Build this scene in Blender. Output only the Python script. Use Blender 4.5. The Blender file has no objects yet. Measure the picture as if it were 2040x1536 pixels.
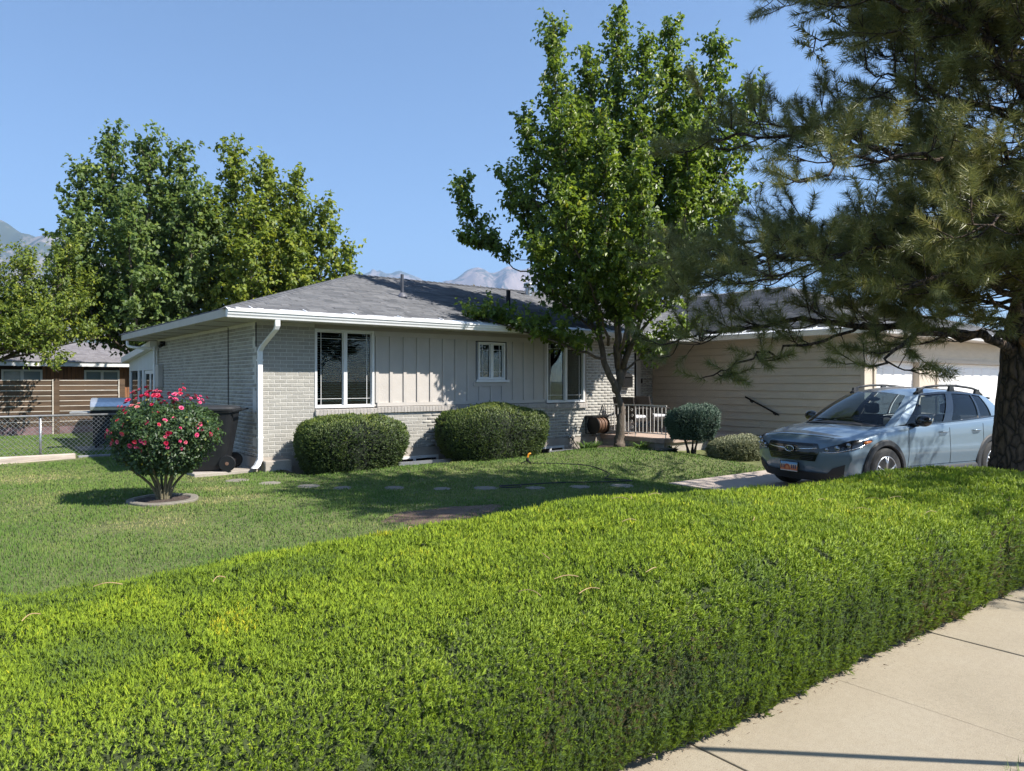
import bpy, math, random
import numpy as np
from mathutils import Matrix, Vector

# ------------------------------------------------------------------ camera, sky, sun, exposure
# World axes follow the lot: +x along the house front, +y towards the back yard, origin at the
# front-left corner of the house.
SC = bpy.context.scene
COL = SC.collection
cam_d = bpy.data.cameras.new('camera')
cam = bpy.data.objects.new('camera', cam_d)
COL.objects.link(cam)
cam.location = (-4.256, -12.60, 1.60)
cam.rotation_euler = (math.radians(90 - 0.32), 0, math.radians(-38))
cam_d.sensor_width = 36.0
cam_d.lens = 36.0 * 1450 / 2040
cam_d.clip_start = 0.05
cam_d.clip_end = 30000
SC.camera = cam

SUN_TO = Vector((0.48, -0.811, 1.0)).normalized()
sun_el = math.asin(SUN_TO.z)
sun_az = math.atan2(SUN_TO.x, SUN_TO.y)          # clockwise from +y
world = bpy.data.worlds.new('World')
SC.world = world
world.use_nodes = True
wn = world.node_tree
wn.nodes.clear()
sky = wn.nodes.new('ShaderNodeTexSky')
sky.sky_type = 'NISHITA'
sky.sun_disc = False
sky.sun_elevation = sun_el
sky.sun_rotation = sun_az
sky.altitude = 1400
sky.air_density = 1.0
sky.dust_density = 0.2
sky.ozone_density = 2.6
wbg = wn.nodes.new('ShaderNodeBackground')
wbg.inputs['Strength'].default_value = 0.094
wout = wn.nodes.new('ShaderNodeOutputWorld')
wn.links.new(sky.outputs[0], wbg.inputs[0])
wn.links.new(wbg.outputs[0], wout.inputs[0])

sun_d = bpy.data.lights.new('sun', 'SUN')
sun_d.energy = 5.0
sun_d.angle = math.radians(0.53)
sun_d.color = (1.0, 0.95, 0.87)
sun_o = bpy.data.objects.new('sun', sun_d)
COL.objects.link(sun_o)
sun_o.rotation_euler = SUN_TO.to_track_quat('Z', 'Y').to_euler()

SC.view_settings.view_transform = 'Standard'
SC.view_settings.look = 'None'
SC.view_settings.gamma = 1.0
SC.view_settings.use_curve_mapping = False
SC.view_settings.exposure = 1.14
SC.render.engine = 'CYCLES'
SC.cycles.use_denoising = True
SC.cycles.max_bounces = 8
SC.cycles.transparent_max_bounces = 12
SC.cycles.diffuse_bounces = 4
SC.cycles.glossy_bounces = 3
SC.cycles.sample_clamp_indirect = 6.0

RNG = np.random.default_rng(11)
random.seed(5)
CAMP = np.array([-4.256, -12.60, 1.60])
RT = np.array([0.788, -0.6157])      # image right on the ground
FW = np.array([0.6157, 0.788])       # view direction on the ground

# ------------------------------------------------------------------ helpers
def world_of(o):
    m = o.matrix_basis.copy()
    if o.parent:
        m = world_of(o.parent) @ o.matrix_parent_inverse @ m
    return m

def set_parent(o, p):
    o.parent = p
    o.matrix_parent_inverse = world_of(p).inverted()

def tag(o, label=None, cat=None, group=None, kind=None):
    if label: o['label'] = label
    if cat: o['category'] = cat
    if group: o['group'] = group
    if kind: o['kind'] = kind
    return o

def empty(name, loc, label=None, cat=None, group=None):
    o = bpy.data.objects.new(name, None)
    o.empty_display_size = 0.2
    o.location = loc
    COL.objects.link(o)
    return tag(o, label, cat, group)

def np_mesh(name, V, F, mat, parent=None, attrs=None, smooth=False, kind=None):
    """V (n,3); F an array (m,3|4) or a list of such arrays."""
    if not isinstance(F, list): F = [F]
    F = [np.asarray(f, dtype=np.int32) for f in F if len(f)]
    V = np.asarray(V, dtype=np.float32)
    me = bpy.data.meshes.new(name)
    me.vertices.add(len(V))
    me.vertices.foreach_set('co', V.ravel())
    loops = np.concatenate([f.ravel() for f in F])
    starts, off = [], 0
    for f in F:
        starts.append(off + np.arange(len(f)) * f.shape[1])
        off += f.size
    starts = np.concatenate(starts).astype(np.int32)
    me.loops.add(len(loops))
    me.loops.foreach_set('vertex_index', loops)
    me.polygons.add(len(starts))
    me.polygons.foreach_set('loop_start', starts)
    if smooth:
        me.polygons.foreach_set('use_smooth', np.ones(len(starts), dtype=bool))
    me.update(calc_edges=True)
    for k, a in (attrs or {}).items():
        a = np.asarray(a, dtype=np.float32)
        if a.ndim == 2:
            me.attributes.new(k, 'FLOAT_VECTOR', 'POINT').data.foreach_set('vector', a.ravel())
        else:
            me.attributes.new(k, 'FLOAT', 'POINT').data.foreach_set('value', a)
    o = bpy.data.objects.new(name, me)
    COL.objects.link(o)
    if mat: me.materials.append(mat)
    if parent: set_parent(o, parent)
    if kind: o['kind'] = kind
    return o

class MB:
    """Collects simple solids and builds ONE mesh object out of them."""
    def __init__(s):
        s.v, s.f = [], []
    def add(s, vs, fs):
        b = len(s.v)
        s.v += [tuple(p) for p in vs]
        s.f += [tuple(i + b for i in f) for f in fs]
        return s
    def box(s, x0, x1, y0, y1, z0, z1):
        return s.add([(x0,y0,z0),(x1,y0,z0),(x1,y1,z0),(x0,y1,z0),(x0,y0,z1),(x1,y0,z1),(x1,y1,z1),(x0,y1,z1)],
                     [(0,3,2,1),(4,5,6,7),(0,1,5,4),(1,2,6,5),(2,3,7,6),(3,0,4,7)])
    def hexa(s, lo, hi):
        """lo, hi: 4 points each, same order."""
        return s.add(list(lo) + list(hi), [(0,3,2,1),(4,5,6,7),(0,1,5,4),(1,2,6,5),(2,3,7,6),(3,0,4,7)])
    def poly(s, pts):
        return s.add(pts, [tuple(range(len(pts)))])
    def prism(s, pts, d):
        """extrude polygon pts by vector d"""
        n = len(pts); d = np.array(d)
        q = [tuple(np.array(p) + d) for p in pts]
        fs = [tuple(range(n))[::-1], tuple(range(n, 2*n))]
        fs += [(i, (i+1) % n, n + (i+1) % n, n + i) for i in range(n)]
        return s.add(list(pts) + q, fs)
    def tube(s, pts, r, n=8, caps=True):
        P = [np.array(p, float) for p in pts]
        R = list(r) if hasattr(r, '__len__') else [r] * len(P)
        b = len(s.v); up = None
        for i, p in enumerate(P):
            t = P[min(i+1, len(P)-1)] - P[max(i-1, 0)]
            t /= (np.linalg.norm(t) + 1e-9)
            if up is None:
                up = np.array([0,0,1.]) if abs(t[2]) < .9 else np.array([1.,0,0])
            a = np.cross(t, up); a /= (np.linalg.norm(a) + 1e-9)
            c = np.cross(a, t); up = c
            for k in range(n):
                th = 2*math.pi*k/n
                s.v.append(tuple(p + R[i]*(math.cos(th)*a + math.sin(th)*c)))
        for i in range(len(P)-1):
            for k in range(n):
                k2 = (k+1) % n
                s.f.append((b+i*n+k, b+i*n+k2, b+(i+1)*n+k2, b+(i+1)*n+k))
        if caps:
            s.f.append(tuple(b+k for k in range(n))[::-1])
            s.f.append(tuple(b+(len(P)-1)*n+k for k in range(n)))
        return s
    def lathe(s, prof, c=(0,0,0), axis='z', n=24):
        """prof: (radius, height) pairs revolved about an axis through c"""
        b = len(s.v)
        for r, h in prof:
            for k in range(n):
                th = 2*math.pi*k/n
                p = (r*math.cos(th), r*math.sin(th), h)
                if axis == 'x': p = (h, p[0], p[1])
                if axis == 'y': p = (p[0], h, p[1])
                s.v.append((c[0]+p[0], c[1]+p[1], c[2]+p[2]))
        for i in range(len(prof)-1):
            for k in range(n):
                k2 = (k+1) % n
                s.f.append((b+i*n+k, b+i*n+k2, b+(i+1)*n+k2, b+(i+1)*n+k))
        s.f.append(tuple(b+k for k in range(n))[::-1])
        s.f.append(tuple(b+(len(prof)-1)*n+k for k in range(n)))
        return s
    def grid(s, G):
        """G: (m,n,3) points -> quads"""
        G = np.asarray(G); m, n = G.shape[:2]; b = len(s.v)
        s.v += [tuple(p) for p in G.reshape(-1, 3)]
        s.f += [(b+i*n+j, b+i*n+j+1, b+(i+1)*n+j+1, b+(i+1)*n+j) for i in range(m-1) for j in range(n-1)]
        return s
    def sphere(s, c, r, n=10, m=6):
        r = r if hasattr(r, '__len__') else (r, r, r)
        b = len(s.v)
        for i in range(m+1):
            ph = math.pi*i/m
            for k in range(n):
                th = 2*math.pi*k/n
                s.v.append((c[0]+r[0]*math.sin(ph)*math.cos(th), c[1]+r[1]*math.sin(ph)*math.sin(th), c[2]+r[2]*math.cos(ph)))
        for i in range(m):
            for k in range(n):
                k2 = (k+1) % n
                s.f.append((b+i*n+k, b+(i+1)*n+k, b+(i+1)*n+k2, b+i*n+k2))
        return s
    def build(s, name, mat, parent=None, smooth=False, bevel=0, xf=None, kind=None, label=None):
        me = bpy.data.meshes.new(name)
        V = s.v
        if xf is not None: V = [tuple(xf(p)) for p in V]
        me.from_pydata(V, [], s.f)
        me.update()
        if smooth: me.polygons.foreach_set('use_smooth', [True]*len(me.polygons))
        if mat: me.materials.append(mat)
        o = bpy.data.objects.new(name, me)
        COL.objects.link(o)
        if bevel:
            m = o.modifiers.new('bevel', 'BEVEL'); m.width = bevel; m.segments = 2; m.limit_method = 'ANGLE'
        if parent: set_parent(o, parent)
        if kind: o['kind'] = kind
        if label: o['label'] = label
        return o

def smooth_line(pts, n=6):
    """Catmull-Rom through pts"""
    P = np.array(pts, float)
    Q = np.vstack([2*P[0]-P[1], P, 2*P[-1]-P[-2]])
    out = []
    for i in range(1, len(Q)-2):
        p0, p1, p2, p3 = Q[i-1], Q[i], Q[i+1], Q[i+2]
        for k in range(n):
            t = k/n
            out.append(.5*((2*p1)+(-p0+p2)*t+(2*p0-5*p1+4*p2-p3)*t*t+(-p0+3*p1-3*p2+p3)*t**3))
    out.append(P[-1])
    return np.array(out)

_LAT = {}
def vnoise(P, scale, seed=0):
    """value noise in -1..1 at points P (n,2|3)"""
    if seed not in _LAT:
        _LAT[seed] = np.random.default_rng(1000+seed).random((32,32,32)).astype(np.float32)*2-1
    L = _LAT[seed]
    P = np.asarray(P, float)*scale
    if P.shape[1] == 2: P = np.hstack([P, np.zeros((len(P),1))])
    i = np.floor(P).astype(int); f = P - i
    f = f*f*(3-2*f)
    r = 0
    for dx in (0,1):
        for dy in (0,1):
            for dz in (0,1):
                w = (f[:,0] if dx else 1-f[:,0])*(f[:,1] if dy else 1-f[:,1])*(f[:,2] if dz else 1-f[:,2])
                r = r + w*L[(i[:,0]+dx) % 32, (i[:,1]+dy) % 32, (i[:,2]+dz) % 32]
    return r

def fbm(P, scale, seed=0, oct=4):
    return sum(vnoise(P, scale*2**k, seed+k)/2**k for k in range(oct))

def nrm(A):
    return A/(np.linalg.norm(A, axis=1, keepdims=True)+1e-9)

# ------------------------------------------------------------------ materials
def new_mat(name):
    m = bpy.data.materials.new(name); m.use_nodes = True
    return m, m.node_tree, m.node_tree.nodes, m.node_tree.links, m.node_tree.nodes['Principled BSDF']

def rgb(c): return (c[0], c[1], c[2], 1.0)

def noise_node(nt, scale, detail=4, stretch=None, rough=.55):
    g = nt.nodes.new('ShaderNodeNewGeometry')
    n = nt.nodes.new('ShaderNodeTexNoise')
    n.inputs['Scale'].default_value = scale; n.inputs['Detail'].default_value = detail
    n.inputs['Roughness'].default_value = rough
    if stretch:
        mp = nt.nodes.new('ShaderNodeMapping'); mp.inputs['Scale'].default_value = stretch
        nt.links.new(g.outputs['Position'], mp.inputs[0]); nt.links.new(mp.outputs[0], n.inputs['Vector'])
    else:
        nt.links.new(g.outputs['Position'], n.inputs['Vector'])
    return n

def ramp_node(nt, stops):
    r = nt.nodes.new('ShaderNodeValToRGB')
    e = r.color_ramp.elements
    while len(e) < len(stops): e.new(.5)
    for k, (p, c) in enumerate(stops):
        e[k].position = p; e[k].color = rgb(c)
    return r

def plain(name, base, rough=.7, var=.18, scale=6, bump=0, bscale=60, metal=0, spec=.5, stretch=None, coat=0, rnd=0, detail=4):
    """Principled with colour mottling from noise, optional per-object variation and fine bump."""
    m, nt, N, L, B = new_mat(name)
    n = noise_node(nt, scale, detail, stretch)
    lo = [c*(1-var) for c in base]; hi = [min(1, c*(1+var)) for c in base]
    r = ramp_node(nt, [(.3, lo), (.7, hi)])
    L.new(n.outputs['Fac'], r.inputs[0])
    out = r.outputs[0]
    if rnd:
        oi = N.new('ShaderNodeObjectInfo')
        mr = N.new('ShaderNodeMapRange'); mr.inputs['To Min'].default_value = 1-rnd; mr.inputs['To Max'].default_value = 1+rnd
        L.new(oi.outputs['Random'], mr.inputs[0])
        mx = N.new('ShaderNodeVectorMath'); mx.operation = 'SCALE'
        L.new(out, mx.inputs[0]); L.new(mr.outputs[0], mx.inputs['Scale']); out = mx.outputs[0]
    L.new(out, B.inputs['Base Color'])
    B.inputs['Roughness'].default_value = rough; B.inputs['Metallic'].default_value = metal
    B.inputs['Specular IOR Level'].default_value = spec
    if coat: B.inputs['Coat Weight'].default_value = coat; B.inputs['Coat Roughness'].default_value = .03
    if bump:
        b = N.new('ShaderNodeBump'); b.inputs['Strength'].default_value = bump; b.inputs['Distance'].default_value = .02
        n2 = noise_node(nt, bscale, 5, stretch)
        L.new(n2.outputs['Fac'], b.inputs['Height']); L.new(b.outputs[0], B.inputs['Normal'])
    return m

def leafy(name, stops, trans=(.15,.26,.03), tfac=.3, rough=.5, patch=None, spec=.35, nmix=0):
    """Leaf material: colour by the per-leaf attribute 'rnd', mixed with a translucent lobe."""
    m, nt, N, L, B = new_mat(name)
    a = N.new('ShaderNodeAttribute'); a.attribute_name = 'rnd'
    r = ramp_node(nt, stops); L.new(a.outputs['Fac'], r.inputs[0])
    L.new(r.outputs[0], B.inputs['Base Color'])
    B.inputs['Roughness'].default_value = rough; B.inputs['Specular IOR Level'].default_value = spec
    t = N.new('ShaderNodeBsdfTranslucent')
    mul = N.new('ShaderNodeMix'); mul.data_type = 'RGBA'; mul.blend_type = 'MIX'
    mul.inputs['Factor'].default_value = .5
    mul.inputs['A'].default_value = rgb(trans)
    tw = N.new('ShaderNodeVectorMath'); tw.operation = 'SCALE'; tw.inputs['Scale'].default_value = 2.0
    L.new(r.outputs[0], tw.inputs[0]); L.new(tw.outputs[0], mul.inputs['B'])
    L.new(mul.outputs['Result'], t.inputs['Color'])
    if nmix:
        # foliage shades as a soft mass: leaf normals lean towards the normal of the clump they grow in
        an = N.new('ShaderNodeAttribute'); an.attribute_name = 'nrm'
        ge = N.new('ShaderNodeNewGeometry')
        mv = N.new('ShaderNodeMix'); mv.data_type = 'VECTOR'; mv.inputs['Factor'].default_value = nmix
        L.new(ge.outputs['Normal'], mv.inputs[4]); L.new(an.outputs['Vector'], mv.inputs[5])
        nv = N.new('ShaderNodeVectorMath'); nv.operation = 'NORMALIZE'; L.new(mv.outputs[1], nv.inputs[0])
        L.new(nv.outputs[0], B.inputs['Normal'])
    mx = N.new('ShaderNodeMixShader'); mx.inputs[0].default_value = tfac
    L.new(B.outputs[0], mx.inputs[1]); L.new(t.outputs[0], mx.inputs[2])
    L.new(mx.outputs[0], N['Material Output'].inputs['Surface'])
    return m

def attr_mat(name, stops, rough=.85, bump=0, bscale=80, var=.12, vscale=3, spec=.3):
    """Colour by attribute 'rnd' per piece, with a large mottling on top."""
    m, nt, N, L, B = new_mat(name)
    a = N.new('ShaderNodeAttribute'); a.attribute_name = 'rnd'
    r = ramp_node(nt, stops); L.new(a.outputs['Fac'], r.inputs[0])
    n = noise_node(nt, vscale, 5)
    mr = N.new('ShaderNodeMapRange'); mr.inputs['From Min'].default_value = .3; mr.inputs['From Max'].default_value = .7
    mr.inputs['To Min'].default_value = 1-var; mr.inputs['To Max'].default_value = 1+var
    L.new(n.outputs['Fac'], mr.inputs[0])
    s = N.new('ShaderNodeVectorMath'); s.operation = 'SCALE'
    L.new(r.outputs[0], s.inputs[0]); L.new(mr.outputs[0], s.inputs['Scale'])
    L.new(s.outputs[0], B.inputs['Base Color'])
    B.inputs['Roughness'].default_value = rough; B.inputs['Specular IOR Level'].default_value = spec
    if bump:
        b = N.new('ShaderNodeBump'); b.inputs['Strength'].default_value = bump; b.inputs['Distance'].default_value = .01
        n2 = noise_node(nt, bscale, 4)
        L.new(n2.outputs['Fac'], b.inputs['Height']); L.new(b.outputs[0], B.inputs['Normal'])
    return m

def glass_mat(name, tint=(.85,.9,.88), fac=None, rough=.0):
    """Thin window glass: clear with a mirror reflection by angle."""
    m, nt, N, L, B = new_mat(name)
    N.remove(B)
    t = N.new('ShaderNodeBsdfTransparent'); t.inputs[0].default_value = rgb(tint)
    g = N.new('ShaderNodeBsdfGlossy'); g.inputs['Roughness'].default_value = rough
    fr = N.new('ShaderNodeFresnel'); fr.inputs['IOR'].default_value = 1.45
    mx = N.new('ShaderNodeMixShader')
    L.new(fr.outputs[0], mx.inputs[0]); L.new(t.outputs[0], mx.inputs[1]); L.new(g.outputs[0], mx.inputs[2])
    L.new(mx.outputs[0], N['Material Output'].inputs['Surface'])
    return m

MT = {}
MT['mortar'] = plain('mortar', (.58,.56,.52), .9, .08, 9, .3, 90)
MT['brick'] = plain('painted_brick', (.355,.34,.305), .85, .10, 30, .6, 160, rnd=.09, stretch=(1,1,.35))
MT['ledge_brick'] = plain('ledge_brick', (.40,.37,.34), .85, .10, 30, .5, 160, rnd=.06)
MT['brickwork'] = attr_mat('painted_brickwork', [(0,(.31,.295,.265)),(1,(.40,.385,.345))], .85, .5, 160)
MT['concrete'] = plain('concrete', (.36,.32,.275), .9, .15, 4, .4, 60)
MT['panel'] = plain('painted_panel', (.475,.44,.405), .75, .05, 3, .15, 40)
MT['trim'] = plain('beige_trim', (.33,.30,.27), .75, .05, 3)
MT['white'] = plain('white_paint', (.70,.70,.69), .45, .04, 3)
MT['gutter'] = plain('white_gutter', (.80,.80,.80), .35, .05, 5)
MT['soffit'] = plain('soffit_paint', (.46,.43,.39), .7, .06, 3)
MT['siding'] = plain('beige_siding', (.56,.495,.40), .7, .06, 3, .25, 50, stretch=(1,1,4))
MT['siding_trim'] = plain('siding_trim', (.52,.455,.37), .7, .05, 3)
MT['door_white'] = plain('garage_door_white', (.80,.79,.77), .45, .03, 3)
MT['dark_door'] = plain('dark_door', (.010,.009,.009), .4, .1, 5)
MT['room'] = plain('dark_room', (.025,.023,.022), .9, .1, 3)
MT['glass'] = glass_mat('window_glass', (.62,.68,.66))
MT['blind'] = plain('blind_slat', (.62,.66,.63), .5, .03, 5)
MT['shingle'] = attr_mat('roof_shingle', [(0,(.095,.098,.106)),(.5,(.132,.134,.142)),(1,(.172,.172,.180))], .95, .6, 220, .06, 1.2, .15)
MT['deck'] = plain('roof_deck', (.13,.13,.14), .95, .1, 3)
MT['black_metal'] = plain('black_metal', (.009,.009,.009), .5, .1, 8, spec=.3)
MT['pipe'] = plain('vent_pipe', (.12,.12,.14), .5, .2, 8)
MT['galv'] = plain('galvanised_steel', (.45,.46,.47), .4, .15, 12, metal=.8)
MT['rail'] = plain('railing_paint', (.52,.50,.47), .5, .15, 20)
MT['bark'] = plain('pear_bark', (.115,.09,.07), .95, .4, 14, 1.0, 45, stretch=(1,1,.3))
MT['pinebark_plain'] = plain('pine_bark', (.075,.052,.040), .95, .5, 9, 1.0, 22, stretch=(1,1,.35))
def bark_mat(name, plate, crack, sc, stretch):
    m, nt, N, L, B = new_mat(name)
    g = N.new('ShaderNodeNewGeometry'); mp = N.new('ShaderNodeMapping'); mp.inputs['Scale'].default_value = stretch
    nz = noise_node(nt, 5, 3)
    ad = N.new('ShaderNodeVectorMath'); ad.operation = 'MULTIPLY_ADD'; ad.inputs[1].default_value = (.12,.12,.12)
    L.new(nz.outputs['Color'], ad.inputs[0]); L.new(g.outputs['Position'], ad.inputs[2]); L.new(ad.outputs[0], mp.inputs[0])
    v = N.new('ShaderNodeTexVoronoi'); v.feature = 'DISTANCE_TO_EDGE'; v.inputs['Scale'].default_value = sc; L.new(mp.outputs[0], v.inputs['Vector'])
    n2 = noise_node(nt, 30, 5, (1,1,.4))
    r = ramp_node(nt, [(0, crack), (.09, [c*.7 for c in plate]), (.35, plate)]); L.new(v.outputs['Distance'], r.inputs[0])
    r2 = ramp_node(nt, [(.3, (.5,.5,.5)), (.75, (1.35,1.25,1.15))]); L.new(n2.outputs['Fac'], r2.inputs[0])
    mx = N.new('ShaderNodeVectorMath'); mx.operation = 'MULTIPLY'; L.new(r.outputs[0], mx.inputs[0]); L.new(r2.outputs[0], mx.inputs[1]); L.new(mx.outputs[0], B.inputs['Base Color'])
    h = N.new('ShaderNodeMath'); h.operation = 'MULTIPLY_ADD'; h.inputs[1].default_value = .35; L.new(n2.outputs['Fac'], h.inputs[0])
    mn = N.new('ShaderNodeMath'); mn.operation = 'MINIMUM'; mn.inputs[1].default_value = .22; L.new(v.outputs['Distance'], mn.inputs[0])
    m3 = N.new('ShaderNodeMath'); m3.operation = 'MULTIPLY'; m3.inputs[1].default_value = 4; L.new(mn.outputs[0], m3.inputs[0]); L.new(m3.outputs[0], h.inputs[2])
    b = N.new('ShaderNodeBump'); b.inputs['Strength'].default_value = 1; b.inputs['Distance'].default_value = .03; L.new(h.outputs[0], b.inputs['Height']); L.new(b.outputs[0], B.inputs['Normal'])
    B.inputs['Roughness'].default_value = .95
    return m
MT['pinebark'] = bark_mat('pine_bark_plates', (.125,.088,.064), (.018,.013,.010), 14, (1,1,.38))
MT['wood_dark'] = plain('weathered_fence_wood', (.085,.054,.032), .9, .35, 5, .4, 40, stretch=(.3,1,3), rnd=.25)
MT['sunlit_gap'] = plain('sunlit_gap_paint', (.55,.50,.43), .85, .2, 8, stretch=(.3,1,3))  # pale colour painted in for sunlight at the fence gaps
MT['cedar'] = plain('cedar_siding', (.23,.10,.045), .8, .3, 6, .3, 40, stretch=(3,3,.3), rnd=.2)
MT['soil'] = plain('soil', (.13,.085,.06), .95, .3, 6, .8, 40)
MT['mulch'] = plain('bed_mulch', (.07,.05,.04), .95, .4, 20, 1.0, 60)
def walk_mat():
    m, nt, N, L, B = new_mat('sidewalk_concrete')
    big = noise_node(nt, 1.3, 6, None, .6); fine = noise_node(nt, 190, 3, None, .7); mid = noise_node(nt, 28, 5, None, .6)
    r1 = ramp_node(nt, [(.3,(.295,.25,.18)),(.5,(.325,.275,.20)),(.72,(.345,.298,.222))]); L.new(big.outputs['Fac'], r1.inputs[0])
    r2 = ramp_node(nt, [(.28,(.50,.48,.46)),(.44,(.95,.95,.95)),(.58,(1.02,1.02,1.02)),(.72,(1.32,1.3,1.28))]); L.new(fine.outputs['Fac'], r2.inputs[0])
    r3 = ramp_node(nt, [(.30,(.93,.92,.91)),(.6,(1.02,1.02,1.02))]); L.new(mid.outputs['Fac'], r3.inputs[0])
    m1 = N.new('ShaderNodeVectorMath'); m1.operation = 'MULTIPLY'; L.new(r1.outputs[0], m1.inputs[0]); L.new(r2.outputs[0], m1.inputs[1])
    m2 = N.new('ShaderNodeVectorMath'); m2.operation = 'MULTIPLY'; L.new(m1.outputs[0], m2.inputs[0]); L.new(r3.outputs[0], m2.inputs[1])
    L.new(m2.outputs[0], B.inputs['Base Color']); B.inputs['Roughness'].default_value = .92
    b = N.new('ShaderNodeBump'); b.inputs['Strength'].default_value = .5; b.inputs['Distance'].default_value = .004
    L.new(fine.outputs['Fac'], b.inputs['Height']); L.new(b.outputs[0], B.inputs['Normal'])
    return m
MT['sidewalk'] = walk_mat()
MT['driveway'] = plain('driveway_concrete', (.42,.35,.30), .9, .08, 2.5, .3, 140, detail=6)
MT['plastic'] = plain('bin_plastic', (.013,.014,.016), .5, .2, 8, .1, 60, spec=.3)
MT['stone'] = plain('paving_stone', (.21,.19,.155), .9, .15, 12, .5, 60, rnd=.15)
MT['orange'] = plain('orange_plastic', (.75,.28,.02), .4)
MT['hose'] = plain('hose_rubber', (.02,.02,.022), .45)
# ------------------------------------------------------------------ ground, lawn, sidewalk, driveway, mountains
def sstep(a, b, x):
    t = np.clip((x-a)/(b-a), 0, 1)
    return t*t*(3-2*t)

def lawn_z(x, y):
    x = np.asarray(x, float); y = np.asarray(y, float)
    z = .06 + .03*np.sin(x*.55+1)*np.sin(y*.5) + .02*np.sin(x*1.3+y*1.1)
    z = z + .05*np.exp(-(((x-6.8)/2.6)**2+((y+1.9)/1.1)**2))
    bed = sstep(-1.05,-.7,y)*(1-sstep(.2,.6,y))*sstep(.35,.7,x)*(1-sstep(7.6,7.9,x))
    z = z - .20*bed
    d = np.hypot(np.maximum(5.43-x,0), np.maximum(y+4.5,0))
    pad = (1-sstep(.02,1.5,d))
    z = z*(1-pad) + (-.135)*pad
    d2 = np.maximum(y+3.6,0)
    right = sstep(7.4,9.2,x)*(1-sstep(-2.4,-1.4,y))
    z = np.where(d > 0, z*(1-.8*right) - .06*right*.8, z)
    z = np.where((x > 5.5) & (y < -4.57), -.22, z)
    return z

def ground_grid(name, xs, ys, fz, mat):
    X, Y = np.meshgrid(xs, ys, indexing='ij')
    Zz = fz(X, Y)
    m, n = X.shape
    V = np.stack([X.ravel(), Y.ravel(), Zz.ravel()], 1)
    i = np.arange(m*n).reshape(m, n)
    F = np.stack([i[:-1,:-1].ravel(), i[1:,:-1].ravel(), i[1:,1:].ravel(), i[:-1,1:].ravel()], 1)
    return np_mesh(name, V, F, mat, smooth=True, kind='structure')

far = plain('dry_ground', (.11,.12,.05), .95, .3, .02)
V = [(-9000,-6000,-.6),(9000,-6000,-.6),(9000,12000,-.6),(-9000,12000,-.6)]
tag(MB().poly(V).build('ground', far), kind='structure')

# thatch under the blades of grass
thatch = plain('lawn_thatch', (.11,.125,.04), .95, .35, 7, .8, 50)
tag(ground_grid('lawn', np.arange(-16, 14.01, .2), np.arange(-9.6, 26.01, .2), lawn_z, thatch), kind='structure')

DIRT = (0.33, -5.48)
DRY = [(-1.3,-2.9,.50,.26,1.1), (-2.7,-4.0,.7,.4,.75), (-1.2,-1.75,.5,.25,.7), (-1.9,4.2,1.3,.35,.8), (-3.6,-3.0,.6,.5,.3),
       (-.3,-3.6,.9,.35,.35), (-2.2,-5.3,1.1,.5,.35), (-3.3,1.5,.7,.9,.5), (-.9,-5.0,.5,.35,.35), (-5.0,3.8,1.0,.4,.7), (-1.2,7.2,.6,.4,.7), (-.9,-.6,.5,.5,.55)]
def dryness(x, y):
    P = np.stack([x, y], 1)
    v = .38*fbm(P, .9, 3) + .19 + .14*vnoise(P, 4.0, 8)
    for cx, cy, rx, ry, a in DRY:
        dx, dy = x-cx, y-cy
        # patches lie along the view of the lot's width
        v = v + a*np.exp(-(dx/rx)**2-(dy/ry)**2)
    return np.clip(v, 0, 1)
STONES = [(-.60,-.87),(-.30,-1.47),(.06,-2.10),(.40,-2.57),(1.03,-2.99),(1.53,-3.52),(2.07,-3.88),(2.61,-4.36),(3.17,-4.73),(3.70,-5.08)]
ROSE = (-2.04,-2.52)

def grass_blades(n, xr, yr, rng, h=(.022,.045), zf=lawn_z, keep=None, wmul=1.0, marg=1.6):
    # more blades where the lawn is near, so they keep their size in the picture
    x = rng.uniform(*xr, n*4); y = rng.uniform(*yr, n*4)
    D = (x-CAMP[0])*FW[0]+(y-CAMP[1])*FW[1]
    lat = (x-CAMP[0])*RT[0]+(y-CAMP[1])*RT[1]
    ok = (D > .8) & (np.abs(lat) < D*.76+marg)
    p = np.clip(5.0/np.maximum(D, 5), 0, 1)**1.2
    ok &= rng.random(n*4) < p
    if keep is not None: ok &= keep(x, y)
    x, y, D = x[ok][:n], y[ok][:n], D[ok][:n]
    k = len(x)
    dr = dryness(x, y)
    cl = vnoise(np.stack([x,y],1), 2.3, 21)*.5+.5
    hh = rng.uniform(*h, k)*(.75+.5*cl)*(1-.35*dr)
    w = .0035*wmul*np.clip(D/4.0, .8, 3.2)*rng.uniform(.8,1.3,k)
    az = rng.uniform(0, 2*np.pi, k); ln = rng.uniform(.05,.65,k)
    base = np.stack([x, y, zf(x, y)-.006], 1)
    tip = base + np.stack([np.cos(az)*hh*ln, np.sin(az)*hh*ln, hh], 1)
    s = np.stack([np.cos(az+1.57), np.sin(az+1.57), 0*az], 1)*w[:,None]
    V = np.empty((k,3,3)); V[:,0] = base-s; V[:,1] = base+s; V[:,2] = tip
    F = np.arange(3*k).reshape(k,3)
    rv = np.clip(.38*rng.random(k)+.18*cl*(1-dr)+.6*dr*rng.uniform(.6,1.2,k), 0, 1)
    return V.reshape(-1,3), F, np.repeat(rv, 3)

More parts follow.
